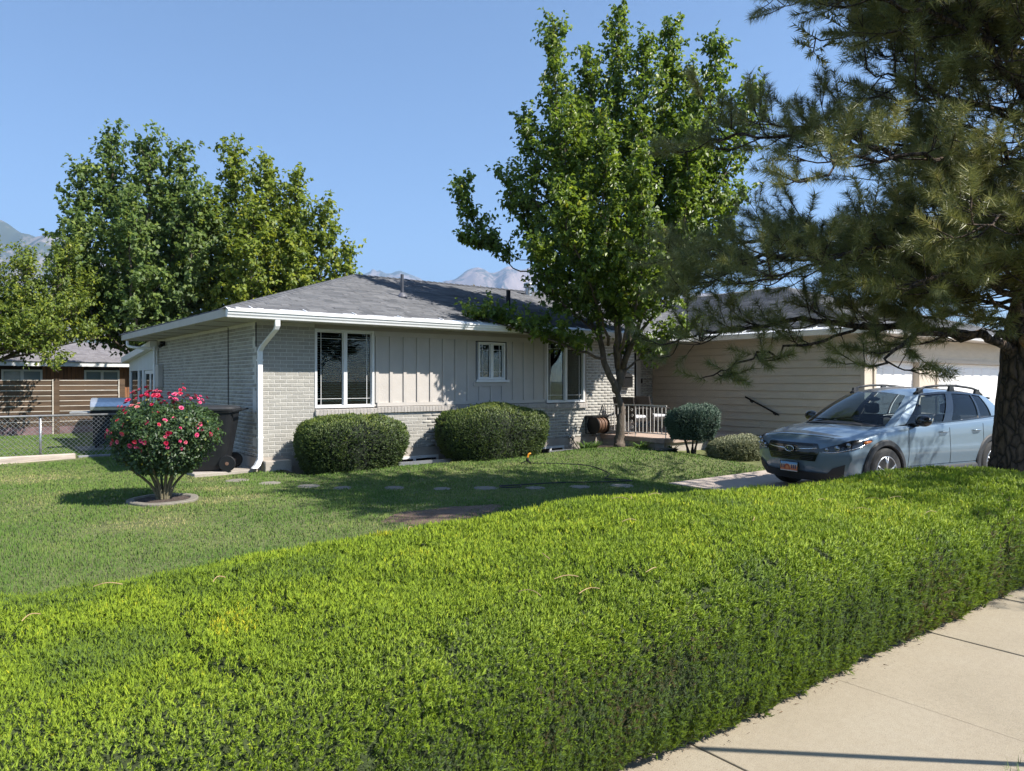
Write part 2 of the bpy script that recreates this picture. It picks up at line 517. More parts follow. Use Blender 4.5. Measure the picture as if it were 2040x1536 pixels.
def keep_lawn(x, y):
    ok = ~((x > 5.40) & (y < -4.47))
    nd = np.hypot((x-DIRT[0])/.70, (y-DIRT[1])/.36)+.25*vnoise(np.stack([x,y],1), 5, 31)
    ok &= (nd > 1) | (np.random.default_rng(3).random(len(x)) < np.clip((nd-.35)*.75,.0,1))
    for sx, sy in STONES: ok &= np.hypot(x-sx, y-sy) > .095+.05*np.random.default_rng(4).random(len(x))
    ok &= np.hypot(x-ROSE[0], y-ROSE[1]) > .46
    ok &= ~((x > -1.05) & (x < 12) & (y > -.15+.1*np.sin(x*3)) & (y < 12))      # house, bin strip
    ok &= ~((x > .45) & (x < 7.95) & (y > -.92))                                 # planting bed
    ok &= ~((x > 7.2) & (y > -1.05-.0*x) & (x < 9.0)) 
    ok &= ~((x > 8.15) & (y > -2.75))
    ok &= ~((y > 4.1) & (y < 4.5) & (x < -.5))
    ok &= ~((y < 4.15) & (y > 3.7) & (x < -.4) & (vnoise(np.stack([x,y],1), 1.7, 33) > .1))
    return ok & (y > -9.0) & (y < 12.5)
gm = leafy('grass_blades', [(0,(.062,.122,.022)),(.35,(.108,.186,.033)),(.6,(.165,.222,.054)),(.8,(.30,.28,.11)),(1,(.48,.40,.20))],
           trans=(.10,.18,.02), tfac=.22, rough=.55, spec=.25, nmix=.6)
V, F, a = grass_blades(450000, (-12,8.5), (-9.2,12.4), RNG, keep=keep_lawn)
o = np_mesh('lawn_grass', V, F, gm, attrs={'rnd': a, 'nrm': np.tile((0,0,1.0), (len(V),1))})
tag(o, 'mown front lawn grass with dry straw patches around the house', 'grass', kind='stuff')

# bare soil patch, soil in the bed
th = np.linspace(0, 2*np.pi, 40, endpoint=False)
pv = [(DIRT[0], DIRT[1], float(lawn_z(*DIRT))+.012)]
for rr in (.5, 1.0, 1.25):
    q = rr*(1+.12*np.sin(3*th+1)+.08*np.sin(7*th))
    xs, ys = DIRT[0]+.70*q*np.cos(th), DIRT[1]+.36*q*np.sin(th)
    pv += list(zip(xs, ys, lawn_z(xs, ys)+(.012 if rr < 1.2 else -.02)))
pf = [(0, 1+k, 1+(k+1)%40) for k in range(40)]
for ring in (0, 1):
    pf += [(1+ring*40+k, 1+ring*40+40+k, 1+ring*40+40+(k+1)%40, 1+ring*40+(k+1)%40) for k in range(40)]
mb = MB(); mb.add(pv, pf)
tag(mb.build('bare_soil', MT['soil'], smooth=True), kind='structure')
bx, by = np.arange(.3, 8.31, .1), np.arange(-1.0, .06, .1)
o = ground_grid('planting_bed', bx, by, lambda x, y: lawn_z(x, y)+.012+.012*np.sin(9*x+5*y), MT['mulch'])
# strip of bare concrete and soil beside the house under the bin
tag(MB().box(-1.05,-.02,-.12,4.3,-.1,.095).build('side_path', MT['concrete'], bevel=.01), kind='structure')

# sidewalk: one slab per child, tooled joints between
walk = empty('sidewalk', (0,-10.95,0)); walk['kind'] = 'structure'
x0 = -1.66-1.185*7
for k in range(20):
    a0, a1 = x0+k*1.185, x0+(k+1)*1.185
    dz = random.uniform(-.004,.004)
    MB().hexa([(a0+.004,-11.56,-.12),(a1-.004,-11.56,-.12),(a1-.004,-10.3,-.12),(a0+.004,-10.3,-.12)],
              [(a0+.004,-11.56,dz),(a1-.004,-11.56,dz+random.uniform(-.003,.003)),(a1-.004,-10.3,dz),(a0+.004,-10.3,dz)]).build('slab', MT['sidewalk'], walk, bevel=.006)
tag(MB().poly([(x0,-11.56,-.02),(x0+24,-11.56,-.02),(x0+24,-10.3,-.02),(x0,-10.3,-.02)]).build('joint_bed', MT['mulch'], walk))
# parkway strip, kerb and road on the street side
pz = lambda x, y: 0*x - .012 + .01*np.sin(3*x)
tag(ground_grid('parkway_strip', np.arange(-14,16.1,.5), np.arange(-13.4,-11.5,.25), pz, thatch), kind='structure')
V, F, a = grass_blades(26000, (-3.5,7.5), (-13.3,-11.50), RNG, h=(.03,.07), zf=pz, marg=5)
o = np_mesh('parkway_grass', V, F, gm, attrs={'rnd': a, 'nrm': np.tile((0,0,1.0), (len(V),1))})
tag(o, 'tufts of grass on the parkway strip beside the sidewalk', 'grass', kind='stuff')
tag(MB().box(-40,40,-13.55,-13.4,-.3,.0).build('kerb', MT['concrete']), kind='structure')
asphalt = plain('asphalt', (.05,.05,.052), .9, .2, 5, .5, 120)
tag(MB().poly([(-60,-22,-.14),(60,-22,-.14),(60,-13.55,-.14),(-60,-13.55,-.14)]).build('road', asphalt), kind='structure')

# driveway: slabs in front of the garage
drive = empty('driveway', (5.43,-4.5,-.12)); drive['kind'] = 'structure'
for i in range(6):
    for j in range(2):
        xa, xb = 5.43+i*2.9, 5.43+(i+1)*2.9
        ya, yb = -4.5-(j+1)*2.2, -4.5-j*2.2
        MB().box(xa+.005, xb-.005, ya+.005, yb-.005, -.3, -.12).build('slab', MT['driveway'], drive, bevel=.008)
# apron to the garage doors and path to the steps
MB().box(9.8,11.55,-4.49,-2.62,-.3,-.118).build('slab', MT['driveway'], drive, bevel=.008)
MB().box(11.6,22,-4.95,-4.505,-.3,-.1).build('slab', MT['driveway'], drive)
# hedge soil
tag(MB().box(-12,5.3,-10.5,-8.7,-.1,.02).build('hedge_soil', MT['mulch']), kind='structure')

# stepping stones through the lawn
sn = ['flat stepping stone by the trash bin at the end of the lawn path', 'pale round stepping stone second from the trash bin',
      'third stepping stone from the trash bin on the lawn path', 'fourth stepping stone from the trash bin on the lawn path',
      'fifth stepping stone from the trash bin on the lawn path', 'round stepping stone at the edge of the lawn shadow, sixth from the bin',
      'stepping stone with the black hose loop lying across it', 'eighth stepping stone from the bin, in the pine shadow',
      'ninth stepping stone from the bin, in the pine shadow', 'last stepping stone from the bin, closest to the driveway']
for k, (sx, sy) in enumerate(STONES):
    rx = .17*random.uniform(.75,1.1); vv = []
    z = float(lawn_z(sx, sy))
    n = 14; ph = random.uniform(0,6)
    rad = [1+.07*math.sin(2*t*6.283/n+ph)+random.uniform(-.05,.05) for t in range(n)]
    ring = lambda s, zz: [(sx+rx*s*rad[t]*math.cos(t*6.283/n), sy+rx*s*rad[t]*math.sin(t*6.283/n), zz) for t in range(n)]
    mb = MB(); mb.add(ring(1, z-.06)+ring(1.0, z+.004)+ring(.93, z+.012), [tuple(range(2*n,3*n))]+[(r*n+t, r*n+(t+1)%n, (r+1)*n+(t+1)%n, (r+1)*n+t) for r in (0,1) for t in range(n)])
    tag(mb.build('stepping_stone', MT['stone']), sn[k], 'stepping stone', 'stepping stones across the lawn')

# ------------------------------------------------------------------ mountains (real distance and height)
def mountain(name, ridge, dist, depth, mat, seed):
    """ridge: list of (lateral m, height m) seen from the lot at distance dist."""
    R = np.array(ridge, float)
    nu, nv = 260, 70
    u = np.linspace(R[0,0], R[-1,0], nu); v = np.linspace(-1, 1, nv)
    H = np.interp(u, R[:,0], R[:,1])
    U, W = np.meshgrid(u, v, indexing='ij')
    base = H[:,None]*(1-np.abs(W)**1.15)
    P = np.stack([U.ravel(), (W*depth).ravel()], 1)
    warp = fbm(P, 1/900, seed, 4)*300
    P2 = P + np.stack([warp, 0*warp], 1)
    gully = np.abs(fbm(P2*np.array([1,.45]), 1/420, seed+5, 5)).reshape(U.shape)
    fine = fbm(P, 1/160, seed+9, 3).reshape(U.shape)
    Zz = base - gully*H[:,None]*.38*(.07+np.abs(W)*1.7)*np.exp(-np.abs(W)) + fine*H[:,None]*.025
    X = CAMP[0]+FW[0]*(dist+W*depth)+RT[0]*U; Y = CAMP[1]+FW[1]*(dist+W*depth)+RT[1]*U
    V = np.stack([X.ravel(), Y.ravel(), Zz.ravel()-2], 1)
    i = np.arange(nu*nv).reshape(nu, nv)
    F = np.stack([i[:-1,:-1].ravel(), i[1:,:-1].ravel(), i[1:,1:].ravel(), i[:-1,1:].ravel()], 1)
    return np_mesh(name, V, F, mat, smooth=True, kind='structure')

def mountain_mat(name, rock, green, amt):
    m, nt, N, L, B = new_mat(name)
    n = noise_node(nt, .006, 8, (1,1,.45), .62)
    n2 = noise_node(nt, .03, 6, (1,1,.3), .6)
    ad = N.new('ShaderNodeMath'); ad.operation = 'ADD'
    ml = N.new('ShaderNodeMath'); ml.operation = 'MULTIPLY'; ml.inputs[1].default_value = .5
    L.new(n2.outputs['Fac'], ml.inputs[0]); L.new(n.outputs['Fac'], ad.inputs[0]); L.new(ml.outputs[0], ad.inputs[1])
    r = ramp_node(nt, [(amt-.06, green), (amt+.04, rock), (min(1, amt+.25), [c*1.25 for c in rock])])
    L.new(ad.outputs[0], r.inputs[0]); L.new(r.outputs[0], B.inputs['Base Color'])
    B.inputs['Roughness'].default_value = 1; B.inputs['Specular IOR Level'].default_value = 0
    return m
k1, k2, k3 = 4200/1450, 6500/1450, 7600/1450
mountain('mountain_slope', [((p-1020)*k1, max(0,(760-y))*k1) for p, y in ((-900,330),(-500,360),(-200,385),(0,428),(40,455),(75,470),(120,461),(175,490),(260,545),(380,620),(520,700))], 4200, 1500,
         mountain_mat('mountain_near', (.24,.21,.18), (.075,.085,.055), .80), 40)
mountain('mountain_ridge', [((p-1020)*k2, max(0,(760-y))*k2) for p, y in ((780,760),(840,590),(885,556),(930,541),(955,530),(985,534),(1012,522),(1040,530),(1075,532),(1120,545),(1200,535),(1300,560),(1500,600),(1800,640))], 6500, 1900,
         mountain_mat('mountain_far', (.28,.225,.20), (.10,.10,.085), .72), 50)
mountain('mountain_range', [((p-1020)*k3, max(0,(760-y))*k3) for p, y in ((380,760),(520,640),(640,575),(700,550),(742,537),(770,542),(800,540),(840,556),(880,575),(960,640),(1050,760))], 7600, 1800,
         mountain_mat('mountain_farther', (.26,.22,.20), (.09,.10,.075), .78), 60)
# ------------------------------------------------------------------ the house
house = empty('ranch_house', (5,3,0), 'single-storey light grey brick house with grey shingle hip roof and attached garage', 'house')
ROOF0, PITCH = 2.78, .325
EX0, EX1, EY0, EY1 = -.68, 19.0, -.62, 8.05      # eaves of the main roof
GX0, GX1, GY0, GY1 = 11.1, 22.0, -5.32, 8.0      # eaves of the garage roof
COURSE, BL, JT = .0677, .2135, .010
ZB, ZT = .287, 2.62

def brick_cells(a0, a1, z0, z1, holes=()):
    """running-bond cells (a_start, a_end, z_start, z_end) clipped to the rectangle and to holes"""
    out = []
    k0 = int(math.floor((z0-ZB)/COURSE))
    k = k0
    while ZB+k*COURSE < z1-.01:
        za, zb = max(ZB+k*COURSE, z0), min(ZB+(k+1)*COURSE-JT, z1)
        if zb-za > .02:
            spans = [(a0, a1)]
            for h0, h1, hz0, hz1 in holes:
                if za < hz1-.005 and zb > hz0+.005:
                    new = []
                    for s0, s1 in spans:
                        if h1 <= s0 or h0 >= s1: new.append((s0, s1)); continue
                        if h0 > s0: new.append((s0, h0))
                        if h1 < s1: new.append((h1, s1))
                    spans = new
            off = .5*BL if k % 2 else 0
            for s0, s1 in spans:
                i = math.floor((s0-off)/BL)
                while off+i*BL < s1-.02:
                    b0, b1 = max(off+i*BL, s0), min(off+(i+1)*BL-JT, s1)
                    if b1-b0 > .03: out.append((b0, b1, za, zb))
                    i += 1
        k += 1
    return out

W1 = (1.05, 2.24, 1.11, 2.56); W2 = (4.68, 5.40, 1.64, 2.44); W3 = (6.59, 7.78, 1.11, 2.53)
PANEL = (2.24, 6.59, 1.13, 2.60)
# wall core (mortar) with openings: front pieces around windows
wl = MB()
def front_slab(x0, x1, z0, z1): wl.box(x0, x1, .006, .20, z0, z1)
front_slab(0, 1.05, ZB, 2.66); front_slab(1.05, 7.84, ZB, 1.0); front_slab(7.84, 9.52, ZB, 2.66)
front_slab(1.05, 7.84, 2.56, 2.66)
wl.box(.006, .2, .2, 7.4, ZB, 2.66)                       # left side
wl.box(9.32, 9.514, .2, 1.2, ZB, 2.66)                    # return to the entry
wl.box(.2, 11.6, 7.2, 7.4, ZB, 2.66)
wl.build('wall', MT['mortar'], house)

bc = [(b,'f') for b in brick_cells(0, 1.05, ZB, 2.6)]
lower = brick_cells(1.05, 7.84, ZB, .98)
right = brick_cells(7.84, 9.52, ZB, 2.6)
bc += [(b,'f') for b in sorted(lower, key=lambda b: b[0])]
n_parts = 300
shared = {}
def brick_mesh(w, h):
    key = (round(w, 3), round(h, 3))
    if key not in shared:
        me = bpy.data.meshes.new('brick')
        d, e = .014, .004
        me.from_pydata([(0,d,0),(w,d,0),(w,d,h),(0,d,h),(0,e,0),(w,e,0),(w,e,h),(0,e,h),(e,0,e),(w-e,0,e),(w-e,0,h-e),(e,0,h-e)], [],
                       [(8,9,10,11),(4,5,9,8),(5,6,10,9),(6,7,11,10),(7,4,8,11),(0,1,5,4),(1,2,6,5),(2,3,7,6),(3,0,4,7)])
        me.materials.append(MT['brick'])
        shared[key] = me
    return shared[key]
for (b0, b1, z0, z1), _ in bc[:n_parts]:
    o = bpy.data.objects.new('brick', brick_mesh(b1-b0, z1-z0))
    o.location = (b0, random.uniform(-.0015,.0015), z0)
    COL.objects.link(o); set_parent(o, house)
# every other brick: same shape, joined
BV, BF, BA = [], [], []
def joined(cells, xf):
    for b0, b1, z0, z1 in cells:
        e = .003; p = random.uniform(-.0015,.0015)
        pts = [(b0,.012,z0),(b1,.012,z0),(b1,.012,z1),(b0,.012,z1),(b0+e,p,z0+e),(b1-e,p,z0+e),(b1-e,p,z1-e),(b0+e,p,z1-e)]
        k = len(BV)
        BV.extend(xf(q) for q in pts); BA.extend([random.random()]*8)
        BF.extend((k+a, k+b, k+c, k+d) for a,b,c,d in ((4,5,6,7),(0,1,5,4),(1,2,6,5),(2,3,7,6),(3,0,4,7)))
joined([b for b, _ in bc[n_parts:]], lambda q: q)
joined(right, lambda q: q)
joined(brick_cells(.0, 7.4, ZB, 2.6), lambda q: (q[1], q[0], q[2]))            # left wall, x = 0
joined(brick_cells(0, 1.2, ZB, 2.6), lambda q: (9.52-q[1], q[0], q[2]))         # entry return
joined(brick_cells(10.92, 11.58, .33, 2.6), lambda q: (q[0], 1.2+q[1], q[2]))   # beside the door
np_mesh('brickwork', np.array(BV), np.array(BF), MT['brickwork'], house, attrs={'rnd': BA}, kind='stuff')
# entry back wall, door
MB().box(9.52,11.6,1.215,1.4,.3,2.66).build('entry_wall', MT['mortar'], house)
d = MB().box(9.86,10.88,1.15,1.213,.34,2.42).build('door_frame', MT['white'], house)
MB().box(9.92,10.82,1.12,1.149,.35,2.38).build('door', MT['dark_door'], house)
MB().box(10.89,11.05,1.17,1.198,.34,2.5).build('door_trim', MT['panel'], house)
# rowlock ledge bricks under windows and panel
def ledge(x0, x1, z0, z1, y0):
    n = int((x1-x0)/.0715)
    w = (x1-x0)/n
    for i in range(n):
        jz = random.uniform(-.002,.002)
        MB().hexa([(x0+i*w+.004,y0,z0+jz-.008),(x0+(i+1)*w-.004,y0,z0+jz-.008),(x0+(i+1)*w-.004,.06,z0),(x0+i*w+.004,.06,z0)],
                  [(x0+i*w+.004,y0,z1+jz-.014),(x0+(i+1)*w-.004,y0,z1+jz-.014),(x0+(i+1)*w-.004,.06,z1+.004),(x0+i*w+.004,.06,z1+.004)]).build('ledge_brick', MT['ledge_brick'], house)
    MB().box(x0+.002, x1-.002, y0+.007, .055, z0+.002, z1-.012).build('ledge_mortar', MT['mortar'], house)
ledge(1.05, 2.29, .985, 1.095, -.055); ledge(2.295, 6.55, 1.01, 1.12, -.045); ledge(6.555, 7.84, .985, 1.095, -.05)

# vertical panel siding with battens
MB().box(2.245, 4.62, .012, .05, 1.122, 2.55).box(5.46, 6.54, .012, .05, 1.122, 2.55).box(4.62,5.46,.012,.05,1.122,1.58).box(4.62,5.46,.012,.05,2.46,2.55).build('siding_panel', MT['panel'], house)
MB().box(1.052, 7.838, -.012, .05, 2.565, 2.636).build('frieze_board', MT['trim'], house)
MB().box(2.246, 6.548, -.016, .011, 2.47, 2.564).build('head_trim', MT['panel'], house)
MB().box(2.30, 6.54, -.018, .011, 1.122, 1.19).build('base_trim', MT['panel'], house)
x = 2.27; i = 0
while x < 6.56:
    if 4.55 < x < 5.48:
        MB().box(x, x+.065, -.014, .011, 1.191, 1.50).build('batten', MT['panel'], house)
    else:
        MB().box(x, x+.065, -.014, .011, 1.191, 2.469).build('batten', MT['panel'], house)
    x += .303
MB().box(4.56, 5.52, -.016, .0115, 1.502, 1.578).build('window_apron', MT['panel'], house)

# windows
def window(name, x0, x1, z0, z1, y=0.0, fw=.045, blinds=False, inner=(.12,.12), room=True, grid=True):
    w = MB()
    f0 = y-.012; f1 = y+.09
    w.box(x0, x0+fw, f0, f1, z0, z1).box(x1-fw, x1, f0, f1, z0, z1).box(x0+fw, x1-fw, f0, f1, z1-fw, z1).box(x0+fw, x1-fw, f0, f1, z0, z0+fw)
    xm = (x0+x1)/2+.005
    fr = w.build(name, MT['white'], house, bevel=.004)
    MB().box(xm-.035, xm+.035, y-.006, y+.088, z0+fw+.001, z1-fw-.001).build('mullion', MT['white'], fr)
    for a, b in ((x0+fw, xm-.035), (xm+.035, x1-fw)):
        # sash
        s = .016
        MB().box(a+.001, a+s, y+.03, y+.06, z0+fw+.001, z1-fw-.001).box(b-s, b-.001, y+.03, y+.06, z0+fw+.001, z1-fw-.001).box(a+s, b-s, y+.03, y+.06, z1-fw-s, z1-fw-.001).box(a+s, b-s, y+.03, y+.06, z0+fw+.001, z0+fw+s).build('sash', MT['white'], fr)
        MB().box(a+s, b-s, y+.044, y+.048, z0+fw+s, z1-fw-s).build('pane', MT['glass'], fr)
        if grid:
            m = MB(); gx = a+s+.075 if a < xm-.1 and b < xm else b-s-.075
            m.box(gx-.0045, gx+.0045, y+.036, y+.0435, z0+fw+s, z1-fw-s)
            for gz in (z1-fw-s-.11, z0+fw+s+.11):
                m.box(a+s, gx-.0045, y+.037, y+.0430, gz-.004, gz+.004).box(gx+.0045, b-s, y+.037, y+.0430, gz-.004, gz+.004)
            m.build('muntin', MT['white'], fr)
        if blinds:
            zz = z0+fw+.13
            while zz < z1-fw-.05:
                MB().hexa([(a+.012,y+.108,zz-.005),(b-.012,y+.108,zz-.005),(b-.012,y+.133,zz+.005),(a+.012,y+.133,zz+.005)],
                          [(a+.012,y+.108,zz-.0015),(b-.012,y+.108,zz-.0015),(b-.012,y+.133,zz+.0085),(a+.012,y+.133,zz+.0085)]).build('blind_slat', MT['blind'], fr)
                zz += .0445
            MB().box(a+.012, b-.012, y+.108, y+.142, z0+fw+.075, z0+fw+.10).build('blind_rail', MT['blind'], fr)
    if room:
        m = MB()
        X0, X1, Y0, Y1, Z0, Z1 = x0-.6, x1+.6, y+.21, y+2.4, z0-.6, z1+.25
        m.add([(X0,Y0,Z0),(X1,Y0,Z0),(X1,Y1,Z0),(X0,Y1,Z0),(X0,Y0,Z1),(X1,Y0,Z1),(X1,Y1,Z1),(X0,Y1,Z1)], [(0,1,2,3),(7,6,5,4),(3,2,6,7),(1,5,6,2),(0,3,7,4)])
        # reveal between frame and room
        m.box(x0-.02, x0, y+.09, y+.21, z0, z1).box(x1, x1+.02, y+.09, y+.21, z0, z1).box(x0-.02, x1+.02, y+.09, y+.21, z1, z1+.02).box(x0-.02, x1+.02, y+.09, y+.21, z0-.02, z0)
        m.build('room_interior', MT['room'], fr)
    return fr
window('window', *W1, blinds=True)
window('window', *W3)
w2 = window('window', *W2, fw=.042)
MB().box(4.60, 5.48, -.06, .012, 1.582, 1.638).build('sill', MT['white'], w2, bevel=.004)
MB().box(5.06,5.32,.13,.16,1.72,2.1).build('curtain', plain('green_curtain',(.10,.22,.17),.8), w2)
MB().box(7.781, 7.838, -.006, .012, 1.0955, 2.564).build('window_trim', MT['trim'], house)

# foundation
MB().box(-.015, 9.53, -.018, .2, -.5, ZB-.002).build('foundation', MT['concrete'], house)
MB().box(-.016, .2, .2, 7.42, -.5, ZB-.002).build('foundation', MT['concrete'], house)
MB().box(.06, .52, -.26, -.02, -.15, .235).build('corner_block', MT['concrete'], house, bevel=.012)
for bx0, bx1 in ((2.55, 3.66), (6.25, 7.09)):
    z0, z1 = -.34, .12
    f = MB().box(bx0, bx0+.05, -.05, -.019, z0, z1).box(bx1-.05, bx1, -.05, -.019, z0, z1).box(bx0+.05, bx1-.05, -.05, -.019, z1-.05, z1).box((bx0+bx1)/2-.03, (bx0+bx1)/2+.03, -.049, -.019, z0, z1-.05).build('basement_window', MT['white'], house)
    MB().box(bx0+.05, bx1-.05, -.028, -.0195, z0, z1-.05).build('pane', plain('dark_pane', (.01,.012,.015), .05, 0, 1), f)
    MB().box(bx0-.12, bx1+.12, -.62, -.58, -.4, .09).build('well_edge', MT['galv'], f)

# ------------------------------------------------------------------ roofs
def shingle_plane(p0, p1, q1, q0, name, seed):
    """eave p0->p1, ridge q0->q1 (trapezoid). Courses of tabs with real thickness."""
    rng = np.random.default_rng(seed)
    p0, p1, q0, q1 = [np.array(a, float) for a in (p0, p1, q0, q1)]
    ev = p1-p0; W = np.linalg.norm(ev); e = ev/W
    up = (q0-p0)-np.dot(q0-p0, e)*e; S = np.linalg.norm(up); u = up/S
    nn = np.cross(e, u); nn = nn if nn[2] > 0 else -nn
    aL = np.dot(q0-p0, e); aR = np.dot(q1-p0, e)
    V, F, A = [], [], []
    ex = .140; b = 0
    while b < S-.01:
        b1 = min(b+ex+.02, S)
        l0, r0 = aL*b/S, W+(aR-W)*b/S
        l1, r1 = aL*b1/S, W+(aR-W)*b1/S
        a = l0 - rng.uniform(0,.2)
        tone = rng.uniform(-.12,.12)
        while a < r0:
            w = rng.choice([.11,.16,.21,.27,.33]); a2 = a+w
            c0, c1 = max(a+.002, l0), min(a2-.002, r0)
            d0, d1 = max(a+.002, l1), min(a2-.002, r1)
            a = a2
            if c1-c0 < .01: continue
            d0 = min(d0, max(c1,l1)); d1 = max(d1, d0)
            h = rng.choice([.007,.010,.014]); dr = rng.uniform(-.004,.004)
            P = [p0+e*c0+u*(b+dr)+nn*(h+.004), p0+e*c1+u*(b+dr)+nn*(h+.004), p0+e*d1+u*b1+nn*.004, p0+e*d0+u*b1+nn*.004,
                 p0+e*c0+u*(b+dr)-nn*.002, p0+e*c1+u*(b+dr)-nn*.002]
            k = len(V); V += P
            F += [(k,k+1,k+2,k+3),(k+4,k+5,k+1,k)]
            A += [float(np.clip(rng.normal(.5,.22)+tone,0,1))]*6
        b += ex
    return V, F, A
def roof_part(planes, name_seed, parent, ridges):
    V, F, A = [], [], []
    for i, pl in enumerate(planes):
        v, f, a = shingle_plane(*pl, 'shingles', name_seed+i)
        k = len(V); V += v; A += a; F += [tuple(j+k for j in q) for q in f]
    deck = MB()
    for p0, p1, q1, q0 in planes: deck.poly([p0, p1, q1, q0] if tuple(q0) != tuple(q1) else [p0, p1, q1])
    r = deck.build('roof', MT['deck'], parent)
    np_mesh('shingles', np.array(V), np.array(F), MT['shingle'], r, attrs={'rnd': A}, kind='stuff')
    # ridge and hip caps
    V, F, A = [], [], []
    for a, b in ridges:
        a, b = np.array(a, float), np.array(b, float)
        L = np.linalg.norm(b-a); t = (b-a)/L
        s = np.cross(t, [0,0,1]); s /= np.linalg.norm(s); upv = np.cross(s, t)
        m = int(L/.17)
        for i in range(m):
            c0, c1 = a+t*(i*L/m), a+t*((i+1)*L/m+.02)
            k = len(V)
            V += [c0-s*.14-upv*.030, c0+upv*.024, c0+s*.14-upv*.030, c1-s*.14-upv*.042, c1+upv*.012, c1+s*.14-upv*.042, c0-s*.14-upv*.05, c0+upv*.0, c0+s*.14-upv*.05]
            F += [(k,k+1,k+4,k+3),(k+1,k+2,k+5,k+4),(k,k+6,k+7,k+1),(k+1,k+7,k+8,k+2)]
            A += [random.uniform(.3,.8)]*9
    np_mesh('ridge_cap', np.array(V), np.array(F), MT['shingle'], r, attrs={'rnd': A}, kind='stuff')
    return r
ym = (EY0+EY1)/2; zr = ROOF0+(ym-EY0)*PITCH; hx = EX0+(ym-EY0)
roof = roof_part([((EX0,EY0,ROOF0),(EX1,EY0,ROOF0),(EX1,ym,zr),(hx,ym,zr)),
                  ((EX0,EY1,ROOF0),(EX0,EY0,ROOF0),(hx,ym,zr),(hx,ym,zr)),
                  ((EX1,EY1,ROOF0),(EX0,EY1,ROOF0),(hx,ym,zr),(EX1,ym,zr))], 100, house,
                 [((EX0,EY0,ROOF0+.01),(hx,ym,zr+.01)), ((EX0,EY1,ROOF0+.01),(hx,ym,zr+.01)), ((hx,ym,zr+.01),(EX1,ym,zr+.01))])
gxm = (GX0+GX1)/2; gz = ROOF0+(gxm-GX0)*PITCH; gyf = GY0+(gxm-GX0)
roof_part([((GX0,GY1,ROOF0),(GX0,GY0,ROOF0),(gxm,gyf,gz),(gxm,GY1,gz)),
           ((GX0,GY0,ROOF0),(GX1,GY0,ROOF0),(gxm,gyf,gz),(gxm,gyf,gz)),
           ((GX1,GY0,ROOF0),(GX1,GY1,ROOF0),(gxm,GY1,gz),(gxm,gyf,gz))], 130, house,
          [((GX0,GY0,ROOF0+.01),(gxm,gyf,gz+.01)), ((GX1,GY0,ROOF0+.01),(gxm,gyf,gz+.01)), ((gxm,gyf,gz+.01),(gxm,GY1,gz+.01))])
# soffits with vent strips, fascia, gutters
MB().box(EX0+.03, 11.6, EY0+.02, .02, 2.637, 2.655).box(EX0+.03, .02, .02, EY1-.02, 2.637, 2.655).box(9.5,11.6,.02,1.25,2.637,2.655).build('soffit', MT['soffit'], house)
for yy in (.35, 1.55, 2.75, 3.95, 5.15, 6.35, 7.4):
    MB().box(EX0+.08, -.03, yy, yy+.05, 2.626, 2.636).build('soffit_batten', MT['trim'], house)
MB().box(EX0-.012, EX0+.022, EY0-.0, EY1+.02, 2.640, 2.772).build('fascia', MT['soffit'], house)
MB().box(EX0+.022, 11.08, EY0-.004, EY0+.018, 2.62, 2.768).build('fascia', MT['gutter'], house)
def gutter(pa, pb, out, parent, n=26):
    """K-style profile swept along pa-pb; out = outward unit vector"""
    out = np.array(out, float)
    prof = [(0,2.745),(0,2.635),(.075,2.628),(.082,2.655),(.098,2.680),(.105,2.712),(.12,2.722),(.12,2.742),(.112,2.742),(.112,2.728),(.09,2.71),(.06,2.70)]
    m = MB(); G = []
    for P in (pa, pb): G.append([tuple(np.array([P[0],P[1],0])+out*o_+np.array([0,0,z])) for o_, z in prof])
    m.grid(G)
    for P in (pa, pb):
        m.poly([tuple(np.array([P[0],P[1],0])+out*o_+np.array([0,0,z])) for o_, z in prof[:8]])
    g = m.build('gutter', MT['gutter'], parent)
    # guard strip and hangers
    A, B = np.array([*pa,0.]), np.array([*pb,0.])
    t = (B-A)/np.linalg.norm(B-A)
    MB().hexa([tuple(A-out*.05+[0,0,2.80]),tuple(B-out*.05+[0,0,2.80]),tuple(B+out*.105+[0,0,2.746]),tuple(A+out*.105+[0,0,2.746])],
              [tuple(A-out*.05+[0,0,2.808]),tuple(B-out*.05+[0,0,2.808]),tuple(B+out*.105+[0,0,2.752]),tuple(A+out*.105+[0,0,2.752])]).build('gutter_guard', MT['gutter'], g)
    L = np.linalg.norm(B-A); k = .4
    while k < L:
        c = A+t*k
        MB().hexa([tuple(c-out*.14+[0,0,2.83]),tuple(c+t*.018-out*.14+[0,0,2.83]),tuple(c+t*.018+out*.03+[0,0,2.778]),tuple(c+out*.03+[0,0,2.778])],
                  [tuple(c-out*.14+[0,0,2.845]),tuple(c+t*.018-out*.14+[0,0,2.845]),tuple(c+t*.018+out*.03+[0,0,2.80]),tuple(c+out*.03+[0,0,2.80])]).build('hanger', MT['gutter'], g)
        k += .92
    return g
g1 = gutter((EX0-.02,EY0-.006), (11.05,EY0-.006), (0,-1,0), house)
g2 = gutter((GX0,GY0-.006), (GX1,GY0-.006), (0,-1,0), house)
g3 = gutter((GX0-.006,-.75), (GX0-.006,GY0), (-1,0,0), house)
